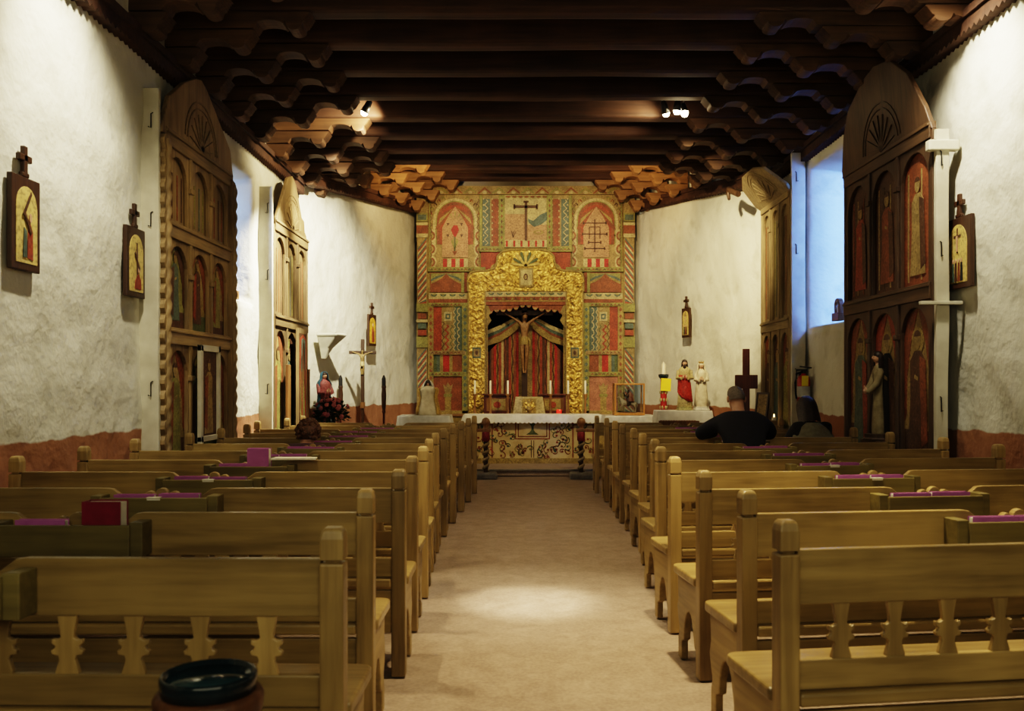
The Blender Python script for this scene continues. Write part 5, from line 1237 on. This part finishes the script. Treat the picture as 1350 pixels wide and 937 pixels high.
# ------------------------------------------------------------------ stations of the cross: small framed pictures with a cross on top
def station(label, loc, rzz, w, h, style):
    t = thing('station_picture', label, 'picture', loc, rzz, 'stations of the cross on the walls')
    b = MB(); M = plane_xz(0)
    b.prism(rect(-w/2, 0, w/2, h), -.005, .03, W_DARK, M); o = b.build('frame', t, bevel=.006)
    b = MB(); b.prism(rect(-w*.12, h, w*.12, h+.03), 0, .03, W_DARK, M); b.prism(rect(-.022, h+.02, .022, h+.20), 0, .03, W_DARK, M); b.prism(rect(-.075, h+.10, .075, h+.145), 0, .03, W_DARK, M)
    b.build('cross', t, bevel=.006)
    b = MB(); m = w*.13; r = w/2-m; zs = h-h*.10-r*1.1; ar = [(-r, h*.08), (r, h*.08), (r, zs)]+arc(0, zs, r, r*1.1, 0, PI, 14)[1:-1]+[(-r, zs)]
    b.prism(ar, .03, .034, paint('icon_yellow', (.62, .47, .16), .8) if style != 3 else paint('icon_gold', (.70, .42, .05)), M)
    def q(pts, c, n=.034): b.prism([(x*w, z*h) for x, z in pts], n, n+.004, c, M)
    if style in (0, 1):
        q([(-.16, .62), (-.12, .65), (.14, .42), (.10, .39)], BROWN, .040); q([(-.06, .78), (-.02, .78), (.0, .32), (-.04, .32)], BROWN, .042) if style == 1 else q([(-.20, .82) if 0 else (-.18, .60), (-.14, .57), (.12, .82), (.09, .85)], BROWN, .042)
        if style == 0: q([(.0, .14), (.2, .12), (.19, .42), (.10, .52), (.02, .40)], RED); q([(-.16, .14), (-.02, .14), (-.03, .42), (-.12, .46)], TEAL, .036); b.prism(arc(.10*w, .57*h, .045*w, .05*h, 0, 2*PI, 10)[:-1], .036, .042, SKIN_S, M)
        else: q([(-.12, .12), (.24, .12), (.22, .26), (.08, .34), (-.08, .24)], RED); b.prism(arc(.10*w, .39*h, .05*w, .04*h, 0, 2*PI, 10)[:-1], .036, .042, SKIN_S, M)
    elif style == 2:
        q([(-.02, .5), (.02, .5), (.02, .85), (-.02, .85)], BROWN); q([(-.14, .72), (.14, .72), (.14, .75), (-.14, .75)], BROWN); q([(-.03, .52), (.03, .52), (.03, .74), (-.03, .74)], SKIN_S, .038)
        for x, c in ((-.17, TEAL), (-.06, BROWN), (.06, RUST), (.17, BLACK)): q([(x-.05, .1), (x+.05, .1), (x+.03, .36), (x-.03, .36)], c); b.prism(arc(x*w, .39*h, .03*w, .03*h, 0, 2*PI, 8)[:-1], .036, .04, SKIN_S, M)
    else:
        q([(-.12, .12), (.14, .12), (.1, .5), (.0, .62), (-.1, .5)], RED); q([(.04, .3), (.2, .12), (.16, .5)], RUST, .037); b.prism(arc(0, .67*h, .06*w, .06*h, 0, 2*PI, 10)[:-1], .036, .042, SKIN_S, M)
    b.build('painting', t)
station('dark framed icon of a figure carrying a cross, nearest on the left wall', (-3.17, 5.84, 2.22), PI/2, .34, .60, 0)
station('dark framed icon of a fallen figure, beside the near left altar screen', (-3.17, 7.53, 2.21), PI/2, .36, .575, 1)
station('dark framed crucifixion icon on the right wall nearest the camera', (3.77, 7.70, 2.30), -PI/2, .43, .60, 2)
station('small dark framed golden icon with a red figure on the left sanctuary wall', (-2.45, 15.4, 2.13), math.radians(74), .30, .53, 3)
station('small dark framed icon on the right sanctuary wall', (2.87+.05, 15.62-.1, 2.28), math.radians(-71), .26, .50, 2)
# candle holders on the window sills
for loc, rr, lab in (((-3.36, 10.78, 2.50), PI/2, 'dark wooden candle holder on the left window sill'), ((3.99, 11.24, 2.27), -PI/2, 'small dark candle holder on the right window sill')):
    t = thing('candle_holder', lab, 'candle holder', loc, rr)
    b = MB(); b.box((0, 0, .05), (.24, .10, .10), W_MED); M = plane_xz(.0)
    b.prism([(-.09, .10), (-.05, .10), (-.05, .19)]+arc(0, .19, .05, .05, PI, 0, 8)[1:-1]+[(.05, .19), (.05, .10), (.09, .10), (.09, .2)]+arc(0, .2, .09, .08, 0, PI, 8)[1:-1]+[(-.09, .2)], -.03, .03, W_MED, M); b.build('holder', t, bevel=.006)
    b = MB(); b.lathe([(.022, .10), (.022, .17), (.004, .175)], IVORY, seg=10); b.build('candle', t)
# ------------------------------------------------------------------ people
def hand(b, wrist, d, up, side, L, m):
    """palm and five bent fingers; d forward, up = back of the hand"""
    d = Vector(d).normalized(); up = Vector(up).normalized(); r = d.cross(up).normalized(); w = Vector(wrist)
    v, f = skin({'w': (tuple(w), (.026, .02)), 'p': (tuple(w+d*.05), (.038, .017)), 'k': (tuple(w+d*.09), (.040, .014))}, [('w', 'p'), ('p', 'k')]); b.add(v, f, m, True)
    for i, (o, l) in enumerate(((-.030, .062), (-.010, .074), (.010, .070), (.029, .055))):
        p0 = w+d*.082+r*o; p1 = p0+d*l*.42+up*.004; p2 = p1+d*l*.36-up*l*.25; p3 = p2+d*l*.12-up*l*.32
        v, f = skin({'a': (tuple(p0), .0095), 'b': (tuple(p1), .009), 'c': (tuple(p2), .008), 'd': (tuple(p3), .0065)}, [('a', 'b'), ('b', 'c'), ('c', 'd')], 1); b.add(v, f, m, True)
    p0 = w+d*.03-r*side*.028; p1 = p0+d*.03-r*side*.022; p2 = p1+d*.032-r*side*.004-up*.01
    v, f = skin({'a': (tuple(p0), .012), 'b': (tuple(p1), .0105), 'c': (tuple(p2), .008)}, [('a', 'b'), ('b', 'c')], 1); b.add(v, f, m, True)
def person(label, loc, rz, J, skinm, top, pants, hairm, hairfn, extra=None, s=1, topname='sweater', k=1.0):
    """J: joint positions for pelvis, chest, neck, head and, per side, shoulder, elbow, wrist, hip, knee, ankle (local, facing +Y)"""
    t = thing('person', label, 'person', loc, rz); t.scale = (s, s, s)
    P = {n: Vector(p) for n, p in J.items()}
    hd = P['head']; fw = (P['face']-hd).normalized(); upv = (hd-P['neck']).normalized(); side = fw.cross(upv).normalized()
    nd = {'pel': (P['pel'], (.11, .10)), 'bel': (P['pel'].lerp(P['che'], .45), (.09, .08)), 'che': (P['che'], (.10, .085)), 'nek': (P['neck'], .056), 'jaw': (hd-upv*.05+fw*.02, (.062, .07)), 'hea': (hd+upv*.03, (.074, .088)), 'top': (hd+upv*.085-fw*.005, (.055, .065)),
          'nose': (hd-upv*.012+fw*.104, .010), 'chin': (hd-upv*.085+fw*.055, .026)}
    ed = [('pel', 'bel'), ('bel', 'che'), ('che', 'nek'), ('nek', 'jaw'), ('jaw', 'hea'), ('hea', 'top'), ('jaw', 'nose'), ('jaw', 'chin')]
    cl = {'pel': (P['pel'], (.17*k, .135)), 'bel': (P['pel'].lerp(P['che'], .45), (.160*k, .13)), 'che': (P['che'], (.185*k, .14)), 'nek': (P['neck']-upv*.03, .070)}; ce = [('pel', 'bel'), ('bel', 'che'), ('che', 'nek')]
    pt = {'pel': (P['pel']-Vector((0, 0, .02)), (.165*k, .13))}; pe = []
    for n in 'lr':
        for a, r, c in (('sh', .048, .085), ('el', .040, .068), ('wr', .029, .05)): nd[a+n] = (P[a+n], r); cl[a+n] = (P[a+n], c*(.9 if a == 'wr' else 1))
        for a, r, c in (('hi', .08, .095), ('kn', .055, .072), ('an', .038, .056)): nd[a+n] = (P[a+n], r); pt[a+n] = (P[a+n]+(Vector((0, 0, .03)) if a == 'an' else Vector((0, 0, 0))), c)
        nd['to'+n] = (P['an'+n]+Vector((0, .14, -.05)), (.04, .025))
        ed += [('che', 'sh'+n), ('sh'+n, 'el'+n), ('el'+n, 'wr'+n), ('pel', 'hi'+n), ('hi'+n, 'kn'+n), ('kn'+n, 'an'+n), ('an'+n, 'to'+n)]
        ce += [('che', 'sh'+n), ('sh'+n, 'el'+n), ('el'+n, 'wr'+n)]; pe += [('pel', 'hi'+n), ('hi'+n, 'kn'+n), ('kn'+n, 'an'+n)]
    b = MB(); v, f = skin({q: (tuple(p), r) for q, (p, r) in nd.items()}, ed); b.add(v, f, skinm, True)
    for q in (-1, 1):      # ears
        c = hd+side*q*.082-fw*.004; b.ball(tuple(c), (.014, .02, .034), skinm, 8)
    for n, q in (('l', -1), ('r', 1)):
        d = (P['wr'+n]-P['el'+n]).normalized(); hand(b, P['wr'+n], d+Vector((0, .2, -.1)), Vector((0, 0, 1)), -q, .18, skinm)
    b.build('body', t)
    for q in (-1, 1):
        b = MB(); b.ball(tuple(hd+side*q*.03+upv*.02+fw*.083), .011, BLK, 8); b.build('eye', t)
    b = MB(); b.ball(tuple(hd-upv*.058+fw*.086), (.024, .010, .007), RUST, 8); b.build('mouth', t)
    b = MB(); v, f = skin({q: (tuple(p), r) for q, (p, r) in cl.items()}, ce); b.add(v, f, top, True); b.build(topname, t)
    b = MB(); v, f = skin({q: (tuple(p), r) for q, (p, r) in pt.items()}, pe); b.add(v, f, pants, True); b.build('trousers', t)
    for n in 'lr':
        b = MB(); a = P['an'+n]; v, f = skin({'h': (tuple(a+Vector((0, -.05, -.055))), (.042, .04)), 'm': (tuple(a+Vector((0, .06, -.055))), (.046, .04)), 't': (tuple(a+Vector((0, .17, -.068))), (.042, .028))}, [('h', 'm'), ('m', 't')]); b.add(v, f, BLK, True); b.build('shoe', t)
    b = MB(); hairfn(b, hd, fw, upv, side, hairm); b.build('hair', t)
    if extra: extra(t, P)
    return t
def frame_(hd, fw, upv, side): return Matrix(((side.x, fw.x, upv.x, hd.x), (side.y, fw.y, upv.y, hd.y), (side.z, fw.z, upv.z, hd.z), (0, 0, 0, 1)))
def short_hair(b, hd, fw, upv, side, m):
    M = frame_(hd, fw, upv, side); rows = []
    for i in range(9):
        th = i/8*1.95; z = .03+.115*math.cos(th); r = math.sin(max(th, .12))
        rows.append([(.081*r*math.cos(a), -.012+.102*r*math.sin(a)*(1 if math.sin(a) < 0 else max(.35, 1-.0*th)), z+(.035*th*max(0, math.sin(a)))) for a in [2*PI*k/24 for k in range(24)]])
    b.grid(rows, m, True, True, M, False); b.add(rows[0], [tuple(range(24))], m, True, M)
def long_hair(drop, w=.105):
    def f(b, hd, fw, upv, side, m):
        M = frame_(hd, fw, upv, side); rows = []
        for i in range(15):
            q = i/14; th = min(q*2.4, PI/2); z = .03+.125*math.cos(th)-max(0, q-.65)*drop/.35; r = math.sin(max(th, .12))*(1+.16*max(0, q-.65))
            op = .15+1.0*min(1, max(0, q-.2)*2.4)
            rows.append([(w*r*(1+.03*math.sin(9*a+i*.3))*math.cos(a), -.02+.112*r*(1+.03*math.sin(11*a))*math.sin(a), z+.006*math.sin(13*a)) for a in [PI/2+op+(2*PI-2*op)*k/30 for k in range(31)]])
        b.grid(rows, m, False, True, M); b.ball((0, -.02, .05), (w*.9, .098, .098), m, 14, M)
    return f
def curly(b, hd, fw, upv, side, m):
    M = frame_(hd, fw, upv, side); random.seed(5); b.ball((0, -.02, .04), (.105, .11, .115), m, 16, M)
    for i in range(120):
        a = random.uniform(0, 2*PI); e = random.uniform(-.7, PI/2)
        if math.sin(a) > .45 and e < .55: continue
        p = (.105*math.cos(e)*math.cos(a), -.02+.11*math.cos(e)*math.sin(a), .03+.125*math.sin(e)); b.ball(p, random.uniform(.016, .028), m, 6, M)
# man bent forward with elbows out, hands clasped on the pew in front
J = dict(pel=(0, .03, .645), che=(0, .20, 1.02), neck=(0, .335, 1.235), head=(0, .40, 1.345), face=(0, .50, 1.325),
         shl=(-.19, .25, 1.145), shr=(.19, .25, 1.145), ell=(-.36, .42, 1.01), elr=(.36, .42, 1.01), wrl=(-.13, .68, 1.01), wrr=(.13, .68, 1.01),
         hil=(-.10, .10, .615), hir=(.10, .10, .615), knl=(-.15, .46, .60), knr=(.15, .46, .60), anl=(-.15, .44, .10), anr=(.15, .44, .10))
person('person with short grey hair in a dark navy sweater, leaning forward', (2.13, 8.33, 0), math.radians(2), J, SKIN, NAVY, BLK, HAIR_G, short_hair, k=1.12)
J2 = dict(pel=(0, .03, .635), che=(0, .10, .90), neck=(0, .185, 1.115), head=(0, .235, 1.215), face=(0, .335, 1.18),
          shl=(-.165, .12, 1.02), shr=(.165, .12, 1.02), ell=(-.25, .20, .80), elr=(.25, .20, .80), wrl=(-.11, .38, .74), wrr=(.11, .38, .74),
          hil=(-.09, .10, .61), hir=(.09, .10, .61), knl=(-.11, .42, .59), knr=(.11, .42, .59), anl=(-.11, .40, .10), anr=(.11, .40, .10))
def vest(t, P):
    b = MB(); rows = []
    for i in range(10):
        q = i/9; z = .66+.44*q; w = .24*math.sqrt(max(.03, 1-max(0, (q-.35)/.68)**2.2)); yy = -.115+.10*q+.06*max(0, q-.6)
        rows.append([(w*x, yy+.10*abs(x)**2.2-.02*(1-x*x), z) for x in [-1+2*k/14 for k in range(15)]])
    b.grid(rows, GREYV); o = b.build('vest_back', t); s = o.modifiers.new('Solid', 'SOLIDIFY'); s.thickness = .03
person('person with long dark hair, black sleeves and a rounded grey back panel', (3.05, 9.27, 0), math.radians(3), J2, SKIN, BLK, BLK, HAIR_D, long_hair(.19), vest, topname='jacket')
J3 = {q: (p[0]*.95, p[1]*.95, p[2]*(.95 if p[2] > .6 else 1)) for q, p in J2.items()}
for q, dz in (('che', -.045), ('neck', -.12), ('head', -.14), ('face', -.14), ('shl', -.11), ('shr', -.11), ('ell', -.06), ('elr', -.06), ('wrl', -.03), ('wrr', -.03)): J3[q] = (J3[q][0], J3[q][1], J3[q][2]+dz)
person('small person with curly auburn hair seated low in a left-hand pew', (-1.95, 8.31, 0), 0, J3, SKIN, PLUM, BLK, HAIR_R, curly, topname='shirt')
# ------------------------------------------------------------------ ceiling spotlights: fixtures and their light, plus added fill lamps
def fixture(label, loc, aim):
    t = thing('ceiling_spotlight', label, 'spotlight', loc)
    d = (Vector(aim)-Vector(loc)).normalized(); R = d.to_track_quat('-Z', 'Y').to_matrix().to_4x4()
    b = MB(); b.lathe([(.028, .16), (.034, .15), (.045, .07), (.055, .0), (.050, .0), (.040, .06)], METAL, seg=18, M=R); b.build('housing', t)
    b = MB(); b.lathe([(.046, .02), (.044, -.01), (.032, -.034), (.004, -.044)], BULB, seg=16, M=R); b.build('bulb', t)
    b = MB(); b.tube([tuple(R @ Vector((0, 0, .15))), (0, 0, .18), (0, 0, .30)], .010, METAL, 8); b.build('stem', t)
def spot(name, loc, aim, W_, size, blend=.6, col=(1, .80, .50), r=.05):
    l = bpy.data.lights.new(name, 'SPOT'); l.energy = W_; l.spot_size = math.radians(size); l.spot_blend = blend; l.color = col; l.shadow_soft_size = r
    o = bpy.data.objects.new(name, l); COL.objects.link(o); o.location = loc; o.rotation_euler = (Vector(aim)-Vector(loc)).to_track_quat('-Z', 'Y').to_euler(); return o
def area(name, loc, aim, W_, sx, sy, col):
    l = bpy.data.lights.new(name, 'AREA'); l.shape = 'RECTANGLE'; l.size, l.size_y = sx, sy; l.energy = W_; l.color = col
    o = bpy.data.objects.new(name, l); COL.objects.link(o); o.location = loc; o.rotation_euler = (Vector(aim)-Vector(loc)).to_track_quat('-Z', 'Y').to_euler(); return o
WARM = (1, .78, .46); NEUT = (1, .88, .66)
fixture('single lit ceiling spotlight between the beams at left', (-1.88, 11.3, 4.86), (-2.6, 11.5, 3.5))
for i, (x, y, w) in enumerate(((1.86, 11.27, 'leftmost'), (1.98, 11.18, 'middle'), (2.09, 11.27, 'rightmost'))):
    fixture(f'{w} of the three lit ceiling spotlights clustered at right', (x, y, 4.84), ((2.6, 12, 2.5), (1.7, 11.5, 1.0), (2.3, 9, .8))[i])
spot('lamp_left_corner', (-1.74, 11.32, 4.78), (-3.15, 11.5, 2.3), 2300, 48, .8, NEUT)
spot('lamp_left_sanctuary', (-1.70, 11.36, 4.78), (-2.95, 13.7, 3.3), 1900, 58, 1, NEUT)
spot('lamp_right_sanctuary', (1.9, 11.3, 4.76), (3.15, 14.6, 3.0), 1000, 62, 1, WARM)
spot('lamp_altar', (2.02, 11.3, 4.76), (.3, 15.9, 1.0), 420, 40, .8, WARM)
spot('lamp_left_beam', (-1.66, 11.32, 4.80), (-2.6, 11.85, 4.75), 160, 120, .8, WARM, .03)
spot('lamp_right_beam', (1.85, 11.28, 4.80), (1.2, 11.8, 4.85), 90, 110, .8, WARM, .03)
spot('lamp_altar_screen', (-.9, 14.55, 5.1), (.1, 17.4, 3.3), 150, 95, .9, WARM)
spot('lamp_altar_screen', (1.3, 14.55, 5.1), (.3, 17.4, 2.9), 150, 95, .9, WARM)
spot('lamp_sanctuary_roof', (-1.2, 14.62, 4.7), (-2.0, 16.4, 5.1), 110, 100, .9, (1, .66, .32))
spot('lamp_sanctuary_roof', (1.4, 14.62, 4.7), (2.2, 16.4, 5.1), 110, 100, .9, (1, .66, .32))
spot('lamp_wall_left', (-2.2, 6.1, 4.85), (-3.2, 6.4, 3.1), 430, 80, 1, NEUT, .08)
spot('fill_left_screen', (-1.0, 7.2, 4.85), (-3.05, 8.9, 2.3), 130, 46, 1, WARM, .08)  # added spot without a fixture, brightens the near left altar screen
spot('lamp_wall_right', (2.9, 7.0, 4.85), (3.95, 7.4, 3.4), 380, 76, 1, NEUT, .08)
spot('lamp_aisle', (.1, 5.9, 4.85), (.1, 6.28, 0), 1500, 14, 1, NEUT, .06)
spot('lamp_aisle', (.1, 5.9, 4.86), (.1, 6.28, 0), 420, 32, 1, NEUT, .03)
spot('lamp_aisle_wide', (.15, 6.6, 4.85), (.2, 7.6, 0), 260, 80, 1, WARM, .08)
spot('lamp_pews_right', (1.1, 4.6, 4.85), (1.2, 4.4, .8), 950, 66, 1, WARM, .1)
spot('lamp_pews_left', (-1.9, 5.6, 4.85), (-.3, 5.6, .4), 300, 64, 1, WARM, .05)
spot('lamp_pews_far', (.3, 9.6, 4.85), (.3, 10.2, .5), 190, 90, 1, WARM, .1)
area('camera_fill', (.4, -.9, 3.0), (.3, 8, 1.6), 62, 4.5, 2.5, (1, .93, .66))  # added soft fill behind the camera, not a real light of the chapel
a = area('daylight_right', (4.95, 9.5, 3.5), (4.35, 11.7, 3.1), 700, .6, 1.6, (.13, .29, 1)); a.data.spread = 2.4
a = area('daylight_left', (-4.25, 9.2, 3.3), (-3.6, 11.0, 3.1), 110, .6, 1.2, (.40, .55, 1)); a.data.spread = 2.4
w = bpy.data.worlds.new('World'); SC.world = w; w.use_nodes = True
bg = w.node_tree.nodes['Background']; bg.inputs[0].default_value = (.30, .45, .85, 1); bg.inputs[1].default_value = .35
# ------------------------------------------------------------------ camera
cam = bpy.data.cameras.new('Camera'); co = bpy.data.objects.new('Camera', cam); COL.objects.link(co)
co.location = (0, 0, 1.5); co.rotation_euler = (PI/2, 0, 0); cam.sensor_width = 36; cam.lens = 36*1200/1350
cam.shift_x = -5/1350; cam.shift_y = 36.5/1350; cam.clip_start = .05
cam.dof.use_dof = True; cam.dof.focus_distance = 11; cam.dof.aperture_fstop = 4.0
SC.camera = co
SC.view_settings.view_transform = 'Filmic'; SC.view_settings.look = 'High Contrast'; SC.view_settings.exposure = 0.35
SC.cycles.use_denoising = True
SC.cycles.max_bounces = 8; SC.cycles.diffuse_bounces = 4; SC.cycles.sample_clamp_indirect = 4
